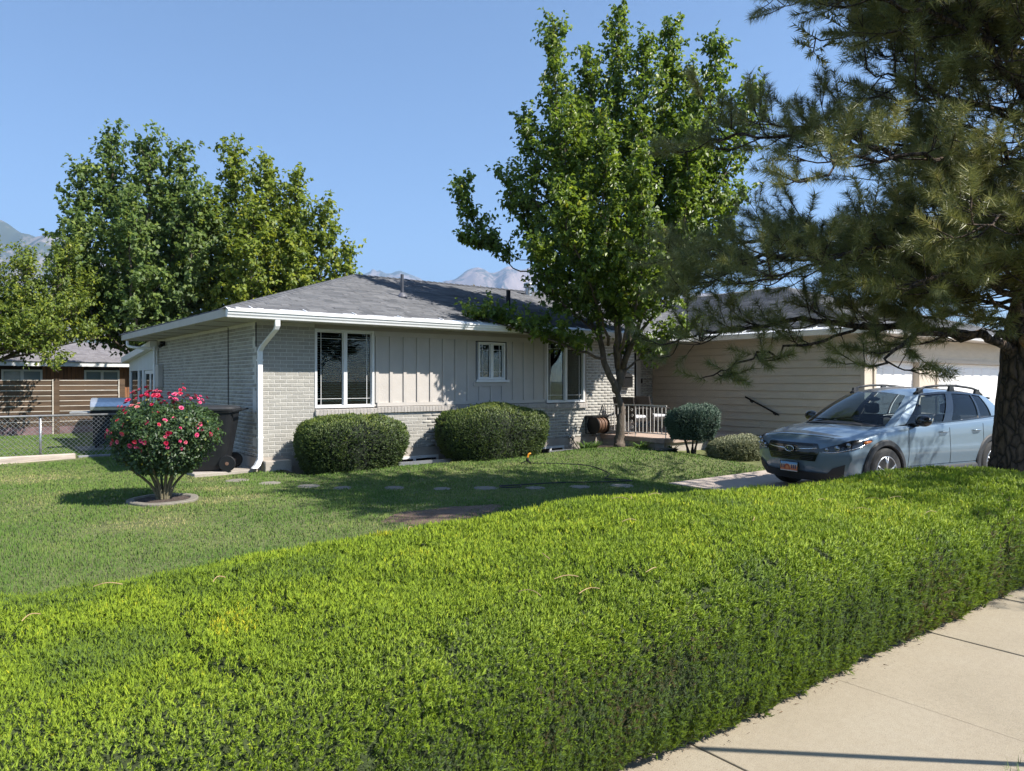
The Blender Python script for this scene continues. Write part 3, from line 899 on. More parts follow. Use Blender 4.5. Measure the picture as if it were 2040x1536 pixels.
# downspout at the corner: elbow, diagonal, drop, kick-out
def rect_pipe(pts, w, d, name, mat, parent):
    m = MB(); G = []
    for (x, y, z), (wx, wy) in pts:
        G.append([(x-wx,y-wy,z),(x+wx,y-wy,z),(x+wx,y+wy,z),(x-wx,y+wy,z),(x-wx,y-wy,z)])
    m.grid(G)
    return m.build(name, mat, parent, bevel=.004)
ds = rect_pipe([((.12,-.66,2.66),(.04,.035)),((.12,-.66,2.52),(.04,.035)),((.11,-.62,2.46),(.04,.04)),((.05,-.14,2.20),(.04,.04)),((.035,-.065,2.12),(.04,.035)),
                ((.035,-.065,.34),(.04,.035)),((.02,-.09,.26),(.042,.045)),((-.05,-.16,.17),(.045,.05)),((-.11,-.21,.13),(.045,.05))], 0, 0, 'downspout', MT['gutter'], house)
for zz in (1.95, .62):
    MB().box(-.012,.082,-.106,-.004,zz,zz+.03).build('strap', MT['gutter'], ds)
# rear corner downspout, service mast, meter box
MB().tube(smooth_line([(-.62,7.7,2.62),(-.6,7.65,2.48),(-.35,7.5,2.44),(-.06,7.44,2.42),(-.06,7.42,2.3),(-.06,7.42,.2)],4), .035, 8).build('rear_downspout', MT['gutter'], house, smooth=True)
MB().tube([(-.035,7.2,2.6),(-.035,7.2,1.2)], .022, 8).build('conduit', MT['soffit'], house, smooth=True)
MB().box(-.12,-.003,6.75,7.08,1.45,2.0).build('meter_box', MT['soffit'], house, bevel=.01)
MB().tube([(-.012,1.55,2.62),(-.012,1.55,1.3),(-.012,1.52,.3)], .008, 6).build('cable', MT['black_metal'], house)
MB().tube([(-.01,-.0,2.62),(-.01,-.0,2.2)], .01, 6).build('cable', MT['black_metal'], house)
m = MB().box(-.10,-.002,6.55,6.68,2.46,2.58); m.tube([(-.05,6.5,2.5),(-.16,6.4,2.44)], .04, 10).build('flood_lamp', MT['black_metal'], house)

# roof vents
def roof_z(y): return ROOF0+(y-EY0)*PITCH
def vent(x, y, h, r, mat, name='vent_pipe'):
    z = roof_z(y)
    p = MB().lathe([(r,z-.1),(r,z+h)], (x,y,0), n=14).build(name, mat, house, smooth=False)
    MB().lathe([(r+.09,z-.03),(r+.07,z+.03),(r+.012,z+.09),(r+.004,z+.10)], (x,y,0), n=14).build('flashing', MT['pipe'], p, smooth=True)
    return p
vent(3.64, 1.40, .50, .035, plain('grey_pipe', (.06,.065,.08), .5))
vent(5.92, .56, .52, .05, MT['black_metal'])
z = roof_z(3.16)
p = MB().lathe([(.085,z-.05),(.085,z+.2)], (8.64,3.16,0), n=16).build('flue', MT['galv'], house)
MB().lathe([(.10,z+.2),(.14,z+.215),(.14,z+.25),(.10,z+.265),(.10,z+.28),(.14,z+.29),(.13,z+.33),(.06,z+.36)], (8.64,3.16,0), n=18).build('flue_cap', MT['galv'], p)

# ------------------------------------------------------------------ garage
MB().box(11.62,21.5,-4.80,-4.6,2.06,2.66).box(11.62,12.1,-4.80,-4.6,-.1,2.06).box(14.25,15.35,-4.80,-4.6,-.1,2.06).box(20.3,21.5,-4.80,-4.6,-.1,2.06).box(11.62,11.8,-4.6,7.4,-.1,2.66).box(21.3,21.5,-4.6,7.4,-.1,2.66).build('garage_wall', MT['siding_trim'], house)
MB().box(11.605,11.7,-4.79,1.2,-.4,.27).build('garage_foundation', MT['concrete'], house)
z = .285; i = 0
while z < 2.6:
    zt = min(z+.166, 2.63)
    cuts = [-4.74, 1.19]
    j = [None, -2.25, None, .1, None, -3.4, -1.95, None, -.6, None, -3.0, None, -1.2, None][i % 14]
    if j is not None: cuts = [-4.74, j, 1.19]
    for a, b in zip(cuts[:-1], cuts[1:]):
        MB().hexa([(11.580,a+.002,z),(11.618,a+.002,z),(11.618,b-.002,z),(11.580,b-.002,z)],
                  [(11.609,a+.002,zt+.004),(11.618,a+.002,zt+.004),(11.618,b-.002,zt+.004),(11.609,b-.002,zt+.004)]).build('siding_board', MT['siding'], house)
    z += .182; i += 1
MB().box(11.568,11.618,-4.83,-4.742,.2,2.64).build('corner_board', MT['siding_trim'], house)
MB().box(11.588,11.618,1.192,1.21,.3,2.64).build('corner_board', MT['siding_trim'], house)
MB().box(11.585,11.605,-4.74,1.19,2.60,2.64).build('frieze_board', MT['siding_trim'], house)
MB().box(GX0+.02,11.61,GY0+.02,-.62,2.637,2.655).box(11.61,21.6,GY0+.02,-4.7,2.637,2.655).build('garage_soffit', MT['soffit'], house)
MB().box(GX0-.003,GX0+.018,GY0,-.62,2.62,2.768).build('fascia', MT['siding_trim'], house)
MB().box(GX0+.02,GX1,GY0-.004,GY0+.018,2.62,2.768).build('fascia', MT['gutter'], house)
z = 2.07
while z < 2.6:
    MB().hexa([(11.70,-4.822,z),(21.4,-4.822,z),(21.4,-4.802,z),(11.70,-4.802,z)],[(11.70,-4.808,z+.185),(21.4,-4.808,z+.185),(21.4,-4.802,z+.185),(11.70,-4.802,z+.185)]).build('siding_board', MT['siding'], house)
    z += .182
for x0, x1 in ((12.1,14.25),(15.35,20.3)):
    MB().box(x0-.1,x0-.002,-4.835,-4.803,-.1,2.06).box(x1+.002,x1+.1,-4.835,-4.803,-.1,2.06).box(x0-.1,x1+.1,-4.835,-4.803,2.062,2.15).build('door_casing', MT['siding_trim'], house)
    gd = MB().box(x0,x1,-4.66,-4.62,-.1,2.06).build('garage_door', MT['door_white'], house)
    nP = 4 if x1-x0 < 3 else 8
    for r in range(4):
        za, zb = -.1+r*.54, -.1+(r+1)*.54-.008
        sct = MB().box(x0,x1,-4.685,-4.661,za,zb).build('door_section', MT['door_white'], gd, bevel=.004)
        for q in range(nP):
            a = x0+(q+.08)*(x1-x0)/nP; b = x0+(q+.92)*(x1-x0)/nP
            MB().hexa([(a,-4.6855,za+.08),(b,-4.6855,za+.08),(b,-4.6855,zb-.08),(a,-4.6855,zb-.08)],[(a+.04,-4.70,za+.12),(b-.04,-4.70,za+.12),(b-.04,-4.70,zb-.12),(a+.04,-4.70,zb-.12)]).build('raised_panel', MT['door_white'], gd)
# wall lamp by the front door
lamp = MB().box(11.22,11.42,1.06,1.17,2.17,2.45).build('wall_lamp', MT['black_metal'], house, bevel=.012)
MB().hexa([(11.20,1.04,2.45),(11.44,1.04,2.45),(11.44,1.18,2.45),(11.20,1.18,2.45)],[(11.28,1.09,2.52),(11.36,1.09,2.52),(11.36,1.15,2.52),(11.28,1.15,2.52)]).build('lamp_cap', MT['black_metal'], lamp)
for a in (11.235, 11.33):
    MB().box(a,a+.075,1.052,1.0595,2.2,2.42).build('lamp_pane', plain('smoked_pane',(.08,.06,.04),.15), lamp)
MB().box(11.085,11.125,1.165,1.197,1.55,1.68).build('doorbell', MT['black_metal'], house)

# ------------------------------------------------------------------ sunroom at the back corner
ty = lambda y: 2.46-(y-7.42)*.085
sr = MB().hexa([(-.16,7.42,ty(7.42)),(4,7.42,ty(7.42)),(4,11.2,ty(11.2)),(-.16,11.2,ty(11.2))],[(-.16,7.42,ty(7.42)+.16),(4,7.42,ty(7.42)+.16),(4,11.2,ty(11.2)+.16),(-.16,11.2,ty(11.2)+.16)]).build('sunroom_roof', MT['white'], house)
blue = plain('sunroom_paint', (.55,.58,.60), .6, .05, 3)
m = MB()
m.prism([(0,7.45,1.9),(0,10.9,1.9),(0,10.9,ty(10.9)-.002),(0,7.45,ty(7.45)-.002)], (.06,0,0))
for a, b in ((7.45,7.6),(8.95,9.2),(9.55,9.75),(10.7,10.9)): m.box(0,.06,a,b,.1,1.899)
m.box(0,.06,7.6,8.95,.1,.25).box(0,.06,9.2,10.7,.1,.75)
sw = m.build('sunroom_wall', blue, house)
m = MB()
for a in (7.62, 8.26): m.box(.012,.045,a,a+.07,.26,1.89).box(.012,.045,a+.57,a+.64,.26,1.89).box(.012,.045,a+.07,a+.57,1.80,1.89).box(.012,.045,a+.07,a+.57,.26,.38)
sd = m.build('sliding_door', MT['white'], house)
MB().box(.026,.031,7.69,8.19,.38,1.80).box(.026,.031,8.33,8.83,.38,1.80).build('pane', MT['glass'], sd)
MB().box(.026,.031,9.2,9.55,.75,1.89).box(.026,.031,9.75,10.7,.75,1.89).build('sunroom_glazing', MT['glass'], house)
MB().box(3.9,4,7.42,11,0,2.1).box(0.1,4,10.8,10.9,0,.75).box(0,4,7.41,7.44,0,2.4).build('sunroom_back', MT['room'], house)

# ------------------------------------------------------------------ porch
m = MB().box(8.30,11.585,-2.0,1.19,.22,.33)
porch = m.build('porch_slab', plain('porch_concrete', (.42,.32,.26), .85, .12, 4, .3, 60), house, bevel=.012)
MB().box(8.36,11.58,-1.94,-.03,-.4,.219).build('porch_base', MT['concrete'], house)
MB().box(10.1,11.58,-2.32,-2.005,-.3,.15).build('step', MT['concrete'], house, bevel=.01)
MB().box(10.1,11.58,-2.62,-2.325,-.3,.02).build('step', MT['concrete'], house, bevel=.01)

rail = empty('porch_railing', (8.4,-1,.33), 'pale wrought iron railing with scrolls along the side of the porch', 'railing')
MB().box(8.385,8.415,-1.98,-.02,1.04,1.065).build('top_rail', MT['rail'], rail)
MB().box(8.388,8.412,-1.98,-.02,.415,.435).build('bottom_rail', MT['rail'], rail)
for k in range(18):
    yy = -.05-k*.112
    if k == 8: continue
    z0 = .331 if k in (0,7,9,17) else .436
    MB().box(8.393,8.407,yy-.007,yy+.007,z0,1.039 if z0 > .4 else 1.0395).build('bar', MT['rail'], rail)
for zc, sg in ((.93,1),(.80,-1),(.66,1),(.53,-1)):
    pts = [(8.4, -.95+sg*.010+(.048-.0036*t)*math.cos(t*.62)*1.0, zc+(.048-.0036*t)*math.sin(t*.62)) for t in range(13)]
    MB().tube(pts, .0055, 6).build('scroll', MT['rail'], rail)
hr = empty('handrail', (11.45,-2.3,1.0), 'black sloping handrail fixed to the beige garage siding', 'handrail')
MB().tube([(11.50,-1.88,1.215),(11.50,-2.80,.80)], .022, 10).build('grip', MT['black_metal'], hr)
for yy, zz in ((-2.02,1.15),(-2.66,.865)):
    MB().tube([(11.50,yy,zz-.012),(11.51,yy,zz-.05),(11.593,yy,zz-.055)], .012, 8).build('bracket', MT['black_metal'], hr)
    MB().lathe([(.03,11.580),(.03,11.5935)], (0,yy,zz-.055), axis='x', n=12).build('plate', MT['black_metal'], hr)

def porch_chair(x, y, rot, label):
    R = Matrix.Rotation(rot, 4, 'Z'); T = Matrix.Translation((x, y, .33))
    e = empty('porch_chair', (x, y, .33), label, 'chair', 'porch chairs')
    X = lambda p: (T @ R @ Vector(p))
    wick = plain('dark_wicker', (.022,.018,.016), .7, .3, 60, .6, 150)
    MB().hexa([(-.28,-.27,.30),(.28,-.27,.30),(.28,.27,.30),(-.28,.27,.30)],[(-.28,-.27,.38),(.28,-.27,.38),(.28,.27,.38),(-.28,.27,.38)]).build('seat', wick, e, xf=X, bevel=.015)
    MB().hexa([(-.28,.22,.381),(.28,.22,.381),(.28,.28,.381),(-.28,.28,.381)],[(-.30,.36,.90),(.30,.36,.90),(.30,.41,.90),(-.30,.41,.90)]).build('backrest', wick, e, xf=X, bevel=.015)
    MB().hexa([(-.25,-.26,.382),(.25,-.26,.382),(.25,.19,.382),(-.25,.19,.382)],[(-.24,-.25,.45),(.24,-.25,.45),(.24,.18,.45),(-.24,.18,.45)]).build('cushion', plain('white_cushion',(.62,.61,.64),.9), e, xf=X, bevel=.025)
    for sx in (-1, 1):
        MB().tube([(sx*.30,.30,.62),(sx*.32,0,.63),(sx*.31,-.25,.60),(sx*.29,-.27,.3)], .02, 8).build('armrest', wick, e, xf=X)
        for yy in (-.24,.24): MB().tube([(sx*.26,yy,.30),(sx*.28,yy*1.1,.0)], .018, 8).build('leg', wick, e, xf=X)
porch_chair(8.98, -.42, math.radians(98), 'dark wicker porch chair with white cushion, beside the mailbox wall')
porch_chair(9.90, -.30, math.radians(80), 'dark wicker porch chair with white cushion, closest to the front door')

mbx = empty('mailbox', (9.15,-.09,1.63), 'black wall mailbox on the brick beside the front door', 'mailbox')
MB().prism([(8.98,-.15,1.46),(8.98,-.006,1.46),(8.98,-.006,1.80),(8.98,-.15,1.72)], (.32,0,0)).build('body', MT['black_metal'], mbx, bevel=.008)
MB().prism([(8.97,-.165,1.70),(8.97,-.006,1.81),(8.97,-.006,1.825),(8.97,-.17,1.715)], (.34,0,0)).build('lid', MT['black_metal'], mbx)

hrl = empty('hose_reel', (8.0,-.2,.55), 'brown hose reel wound with hose on the brick wall', 'hose reel')
brown = plain('brown_hose', (.16,.085,.05), .6, .2, 20)
MB().box(7.78,8.28,-.30,-.012,.755,.79).build('shelf_plate', MT['black_metal'], hrl)
for xx in (7.86, 8.2):
    MB().lathe([(.21,xx-.008),(.21,xx+.008)], (0,-.22,.56), axis='x', n=24).build('flange', MT['black_metal'], hrl)
for k in range(9):
    xx = 7.885+k*.037
    a = [(xx+.008*math.sin(t), -.22+(.165+.01*math.sin(k*2.3))*math.cos(t), .56+(.165+.01*math.sin(k*2.3))*math.sin(t)) for t in np.linspace(0,6.28,20)]
    MB().tube(a, .019, 6).build('hose_turn', brown, hrl, smooth=True)
MB().tube([(8.2,-.22,.56),(8.34,-.22,.56),(8.34,-.22,.62)], .012, 6).build('crank', MT['black_metal'], hrl)
MB().tube([(7.8,-.03,.78),(7.8,-.03,.36),(7.84,-.2,.36)], .015, 6).build('bracket', MT['black_metal'], hrl)
MB().tube(smooth_line([(7.92,-.24,.38),(7.95,-.26,.2),(7.9,-.25,.0),(7.75,-.25,-.08),(7.55,-.22,-.05),(7.4,-.15,.08),(7.28,-.1,.28),(7.25,-.03,.30)],5), .012, 6).build('supply_hose', MT['hose'], hrl, smooth=True)
MB().box(7.22,7.29,-.07,-.018,.27,.33).build('tap', MT['galv'], hrl, bevel=.01)

ub = empty('utility_box', (7.95,-2.2,0), 'low dark green valve box lid beside the porch base', 'utility box')
teal = plain('green_plastic', (.02,.05,.05), .5)
MB().hexa([(7.62,-2.5,-.1),(8.2,-2.5,-.1),(8.2,-2.12,-.1),(7.62,-2.12,-.1)],[(7.65,-2.47,.13),(8.17,-2.47,.13),(8.17,-2.15,.13),(7.65,-2.15,.13)]).build('body', teal, ub, bevel=.01)
MB().box(7.63,8.19,-2.49,-2.13,.131,.155).build('lid', teal, ub, bevel=.01)
# ------------------------------------------------------------------ plants
def rand_unit(n, rng):
    v = rng.normal(size=(n,3)); return nrm(v)

def blades(base, dirs, length, width, rng, rnd):
    """thin triangles"""
    k = len(base)
    s = nrm(np.cross(dirs, rand_unit(k, rng)))*(width/2)[:,None]
    V = np.empty((k,3,3)); V[:,0] = base-s; V[:,1] = base+s; V[:,2] = base+dirs*length[:,None]
    return V.reshape(-1,3), np.arange(3*k).reshape(k,3), np.repeat(rnd, 3)

def leaves(base, dirs, normal, length, width, rnd, fold=.25, droop=.15):
    """two-triangle leaves folded along the midrib"""
    k = len(base)
    side = nrm(np.cross(dirs, normal)); n2 = nrm(np.cross(side, dirs))
    mid = base+dirs*(length*.5)[:,None]
    V = np.empty((k,4,3))
    V[:,0] = base
    V[:,1] = mid-side*(width/2)[:,None]+n2*(width*fold)[:,None]
    V[:,2] = base+dirs*length[:,None]-n2*(length*droop)[:,None]
    V[:,3] = mid+side*(width/2)[:,None]+n2*(width*fold)[:,None]
    i = np.arange(k)*4
    F = np.concatenate([np.stack([i,i+1,i+2],1), np.stack([i,i+2,i+3],1)])
    return V.reshape(-1,3), F, np.repeat(rnd, 4)

def cat_np(parts):
    V, F, A, off = [], [], [], 0
    for v, f, a in parts:
        V.append(v); F.append(f+off); A.append(a); off += len(v)
    return np.concatenate(V), np.concatenate(F), np.concatenate(A)

# ---------------- generic broadleaf tree
def at_base(base, abz):
    return np.array([[base[0]+a*RT[0]+b*FW[0], base[1]+a*RT[1]+b*FW[1], z] for a, b, z in abz], float)

def broadleaf(name, base, leaders, label, mat, bark, rng, leaf=(.07,.05), side_every=.14, side_len=.8, twig_every=.17, leaves_per=11,
              twig_len=.33, start=.22, tip_len=.35, up=.55, group=None, r0=.15, droop=.5, tone=0.0, lowlen=None):
    """leaders: list of (list of (right, away, height) from base, r_start, start fraction)"""
    t = empty(name, (base[0], base[1], base[2]), label, 'tree', group)
    wood = MB(); LB, LD, LN, LS, LR = [], [], [], [], []; LQ = []
    for li, ld in enumerate(leaders):
        pts, rs, st = ld[:3]
        slen = ld[3] if len(ld) > 3 else side_len
        P = smooth_line(at_base(base, pts), 5)
        P[1:-1] += rng.normal(0, .025, (len(P)-2, 3))
        seg = np.linalg.norm(np.diff(P, axis=0), axis=1); L = seg.sum(); cum = np.r_[0, np.cumsum(seg)]
        R = np.interp(np.linspace(0,1,len(P)), [0,.5,1], [rs, rs*.55, rs*.1+.004])
        wood.tube(P, R, 8 if rs > .05 else 6)
        s = st*L; az = rng.uniform(0, 6.28)
        while s < L:
            f = s/L
            p = np.array([np.interp(s, cum, P[:,k]) for k in range(3)])
            tang = P[min(np.searchsorted(cum, s)+1, len(P)-1)]-P[max(np.searchsorted(cum, s)-1, 0)]; tang /= np.linalg.norm(tang)+1e-9
            az += 2.4+rng.normal(0,.5)
            out = np.array([math.cos(az), math.sin(az), 0]); out -= tang*np.dot(out, tang)*.7
            d = out*(1-.35*f)+np.array([0,0,1])*up*(.6+.6*f)+tang*.4*f; d /= np.linalg.norm(d)
            bl = slen*np.interp(f, [0,.5,1], [1.0,.9,tip_len])*rng.uniform(.55,1.25)
            q = [p, p+d*bl*.5+[0,0,.02], p+d*bl*.95+np.array([0,0,.10*bl])]
            q = smooth_line(q, 3)
            wood.tube(q, np.linspace(max(.006,R.max()*.10), .003, len(q)), 4, caps=False)
            m = max(2, int(bl/twig_every))
            for k in range(m+1):
                u = .18+.82*k/m
                c = q[0]+(q[-1]-q[0])*u
                td = nrm((d+rand_unit(1, rng)[0]*.95+np.array([0,0,.15]))[None])[0]
                tl = twig_len*rng.uniform(.6,1.3)
                nl = max(3, int(leaves_per*rng.uniform(.6,1.3)))
                uu = rng.random(nl)
                LB.append(c+td*tl*uu[:,None]+rng.normal(0,.025,(nl,3)))
                ldv = td*.35+rand_unit(nl, rng)*.9+np.array([0,0,-droop])
                LD.append(nrm(ldv))
                LN.append(nrm(rand_unit(nl, rng)*.75+np.array([0,0,1.0])+out*.5))
                LQ.append(nrm(LB[-1]-p+np.array([0,0,.25])+out*.25))
                LR.append(np.clip(rng.normal(.42+tone,.17,nl)+rng.normal(0,.10)+.10*(f-.5), 0, 1))
            s += side_every*rng.uniform(.6,1.4)
    LB, LD, LN, LR = map(np.concatenate, (LB, LD, LN, LR))
    k = len(LB)
    ln = rng.uniform(.75,1.25,k)*leaf[0]; wd = rng.uniform(.8,1.2,k)*leaf[1]
    V, F, A = leaves(LB, LD, LN, ln, wd, LR)
    np_mesh('crown', V, F, mat, t, attrs={'rnd': A, 'nrm': np.repeat(np.concatenate(LQ), 4, 0)}, kind='stuff')
    wood.build('trunk', bark, t, smooth=True)
    print(name, 'leaves', k)
    return t

pear_leaf = leafy('pear_leaf', [(0,(.040,.070,.015)),(.35,(.092,.145,.021)),(.65,(.17,.232,.026)),(.9,(.275,.31,.03)),(1,(.38,.36,.02))], (.26,.38,.02), .36, .40, spec=.4, nmix=.5)
yard_leaf = leafy('maple_leaf', [(0,(.050,.084,.026)),(.4,(.100,.155,.040)),(.7,(.16,.215,.05)),(1,(.27,.31,.055))], (.22,.32,.04), .36, .5, nmix=.5)
yard_leaf2 = leafy('yellow_green_leaf', [(0,(.058,.092,.018)),(.4,(.125,.175,.025)),(.7,(.21,.25,.03)),(1,(.36,.35,.035))], (.30,.38,.02), .36, .5, nmix=.5)

PEAR = (7.66, -1.28, .06)
rngp = np.random.default_rng(77)
pear = broadleaf('pear_tree', PEAR, [
    ([(0,0,-.05),(.0,0,.25),(.02,0,.8),(-.03,0,1.5),(-.03,.05,2.2)], .155, .95, .5),
    ([(-.04,0,1.35),(-.30,-.12,1.85),(-.47,-.25,2.5),(-.60,-.3,3.3),(-1.0,-.45,4.6),(-1.35,-.45,6.4),(-1.50,-.4,8.0),(-1.5,-.35,9.3)], .085, .30),
    ([(-.03,.02,1.5),(-.05,.1,2.6),(-.06,.18,4.2),(-.1,.2,6.2),(-.08,.2,8.2),(-.02,.2,9.75)], .095, .20),
    ([(.0,.03,1.5),(.16,.15,2.2),(.45,.35,3.8),(.85,.45,6.0),(1.08,.42,8.0),(1.2,.4,9.6)], .085, .20),
    ([(.05,0,1.9),(.5,-.35,3.2),(1.2,-.55,4.9),(1.75,-.5,6.8),(2.0,-.5,8.8)], .06, .22),
    ([(-.47,-.25,2.5),(-1.1,.05,3.6),(-1.8,.2,4.7),(-2.35,.15,5.6),(-2.6,.1,6.1)], .045, .2, .65),
    ([(-1.8,.2,4.0),(-2.5,.2,4.25),(-3.1,.2,4.85),(-3.45,.2,5.5),(-3.55,.2,6.1)], .018, .25, .30),
    ([(-1.9,.2,4.3),(-2.7,.1,4.5),(-3.5,.1,4.75)], .012, .5, .22),
    ([(-.40,-.2,2.1),(-1.1,-.7,2.3),(-1.9,-1.15,2.55),(-2.6,-1.35,2.75),(-3.25,-1.4,2.95)], .035, .18, .48),
    ([(.9,-.45,4.3),(1.7,-.6,5.2),(2.35,-.65,6.5),(2.75,-.65,7.8)], .04, .15, .62),
    ([(.4,.3,3.2),(1.3,.3,4.0),(2.1,.2,4.8),(2.7,.1,5.7)], .04, .2, .7),
    ([(.04,0,1.8),(.55,-.25,2.2),(1.0,-.35,2.5),(1.45,-.4,2.65)], .03, .25, .5),
    ([(-.05,-.05,1.9),(-.25,-.9,3.2),(-.5,-1.35,4.8),(-.55,-1.5,6.8)], .05, .2),
    ([(.02,.1,1.9),(.3,1.0,3.4),(.35,1.4,5.2),(.35,1.5,7.6)], .05, .2),
    ([(-.6,-.3,3.3),(-.9,.4,4.6),(-.85,.8,6.2),(-.75,.8,8.2)], .045, .15),
    ([(.1,0,2.2),(.9,-.9,3.6),(1.2,-1.2,5.2),(1.2,-1.2,6.8)], .04, .2),
    ([(.9,.45,5.6),(1.45,.5,6.8),(1.6,.4,8.6)], .03, .1, .55),
    ([(-.1,.2,5.6),(-.55,.0,6.8),(-.75,.0,8.8)], .03, .1, .6),
    ([(.1,.0,5.0),(.4,-.3,6.4),(.52,-.3,8.9)], .03, .1, .6),
    ([(-.9,-.4,4.6),(-1.3,-.9,5.6),(-1.2,-1.0,7.2)], .03, .1, .7),
    ([(1.0,-.3,4.6),(1.5,.2,6.0),(1.65,.3,7.6)], .03, .1, .7),
    ([(-.9,-.4,4.4),(-1.9,-.4,5.6),(-2.1,-.4,7.2)], .03, .1, .6),
    ([(-.3,-.2,2.4),(-.7,-1.3,3.3),(-1.2,-2.1,4.2),(-1.45,-2.4,5.2)], .035, .2, .65),
    ([(-.1,-.2,2.2),(.1,-1.5,3.2),(.1,-2.2,4.4),(0,-2.3,5.8)], .035, .2, .65),
    ([(-.5,-.3,2.6),(-1.5,-1.1,3.4),(-2.0,-1.5,4.3)], .03, .2, .6),
    ], 'tall pear tree with dense glossy leaves beside the front porch', pear_leaf, MT['bark'], rngp, leaf=(.105,.074), side_every=.064, side_len=.75, leaves_per=14, twig_every=.125)

YA = (1.25, 14.0, 0.0)
maple_a = broadleaf('maple_tree', YA, [
    ([(0,0,-.3),(0,0,1.5),(-.1,0,3.0),(-.15,0,4.2)], .22, .5, 1.2),
    ([(-.05,0,2.2),(-.8,.2,4.2),(-1.25,.2,6.5),(-1.35,.1,8.4),(-1.4,.1,9.7)], .12, .2),
    ([(-.1,0,3.0),(-.2,-.2,5),(.05,-.2,7.5),(.02,-.2,9.4)], .12, .15),
    ([(0,0,3.2),(.55,.1,5.2),(.85,.2,7.5),(.85,.2,9.2)], .10, .15),
    ([(-.1,0,2.4),(-1.4,-.4,3.6),(-1.9,-.5,5.2),(-2.1,-.5,6.6),(-2.0,-.5,8.4)], .08, .2),
    ([(-.1,0,2.2),(-1.4,.3,2.8),(-2.6,.4,3.7),(-3.0,.4,4.9)], .06, .2),
    ([(.1,0,2.4),(1.0,-.3,3.6),(1.5,-.5,5.2),(1.6,-.4,7.6)], .07, .2),
    ([(0,-.1,2.2),(.2,-1.4,3.4),(.3,-1.9,5.0),(.1,-1.8,7.0)], .07, .2),
    ([(0,.1,2.4),(-.2,1.4,3.8),(-.4,1.8,5.6),(-.3,1.6,8)], .07, .2),
    ([(-.8,-.2,2.6),(-1.0,-1.3,3.4),(-1.6,-1.6,4.8),(-1.5,-1.5,6.4)], .05, .2),
    ([(.1,0,1.8),(1.0,-.8,2.4),(1.8,-1.2,3.0)], .05, .2),
    ([(.1,0,2.8),(1.3,.2,4.4),(2.0,.3,5.6),(2.1,.3,7.0)], .06, .2),
    ], 'tall dark green maple tree with several pointed tops behind the house', yard_leaf, MT['bark'], np.random.default_rng(5), leaf=(.15,.115), side_every=.088, side_len=1.18, twig_every=.16, leaves_per=13, twig_len=.48, group='trees behind the house')
def copy_tree(src, loc, rz, sc, label, group):
    c = src.copy(); COL.objects.link(c); c.location = loc; c.rotation_euler = (0,0,rz); c.scale = (sc,sc,sc); c['label'] = label; c['group'] = group
    for ch in src.children:
        k = ch.copy(); COL.objects.link(k); k.parent = c
    return c
# street trees on the far side of the road, mirrored in the windows
for q, (tx, ty, rz_, s_) in enumerate(((-9,-27,.4,.8),(-2,-29,1.7,.9),(6,-27.5,3.0,.85),(14.5,-28.5,4.2,.95))):
    copy_tree(maple_a, (tx, ty, -.2), rz_, s_, 'leafy street tree on the far side of the road', 'street trees across the road')
YB = (4.35, 12.6, 0.0)
broadleaf('maple_tree', YB, [
    ([(0,0,-.3),(0,0,1.5),(-.1,0,3.0)], .20, .8, 1.0),
    ([(-.05,0,2.2),(-.5,.2,4.4),(-.85,.2,6.6),(-.9,.1,9.6)], .10, .2),
    ([(0,0,2.6),(.2,-.1,4.6),(.35,-.2,6.8),(.3,-.2,8.9)], .10, .2),
    ([(.1,0,2.4),(.9,.1,4.2),(1.2,.1,6.2),(1.3,0,8.4)], .08, .2),
    ([(.1,0,2.2),(1.4,-.2,3.6),(2.2,-.3,5.2),(2.35,-.3,7.4)], .07, .2),
    ([(.1,0,2.2),(1.6,.2,3.2),(2.7,.2,4.4),(3.0,.1,5.9)], .06, .25),
    ([(.5,0,2.4),(1.8,-.6,3.0),(2.8,-.8,3.7),(3.35,-.8,4.7)], .05, .3, .8),
    ([(-.1,0,2.4),(-1.1,-.3,3.6),(-1.6,-.4,5.4),(-1.6,-.3,7.6)], .06, .2),
    ([(-.1,0,2.4),(-1.4,.3,3.8),(-2.2,.4,5.4),(-2.3,.4,7.0)], .06, .2),
    ([(0,-.1,2.2),(.3,-1.5,3.4),(.4,-1.9,5.2),(.4,-1.7,7.2)], .06, .2),
    ([(0,.1,2.4),(.2,1.5,3.8),(.3,1.8,5.6),(.3,1.6,7.8)], .06, .2),
    ([(.2,0,2.2),(1.2,-1.2,3.0),(1.6,-1.5,4.6),(1.7,-1.4,6.2)], .05, .2),
    ], 'yellow-green maple tree rising behind the house roof', yard_leaf2, MT['bark'], np.random.default_rng(6), leaf=(.15,.115), side_every=.088, side_len=1.14, twig_every=.16, leaves_per=13, twig_len=.48, group='trees behind the house', tone=.06)
YC = (-3.35, 13.7, 0.1)
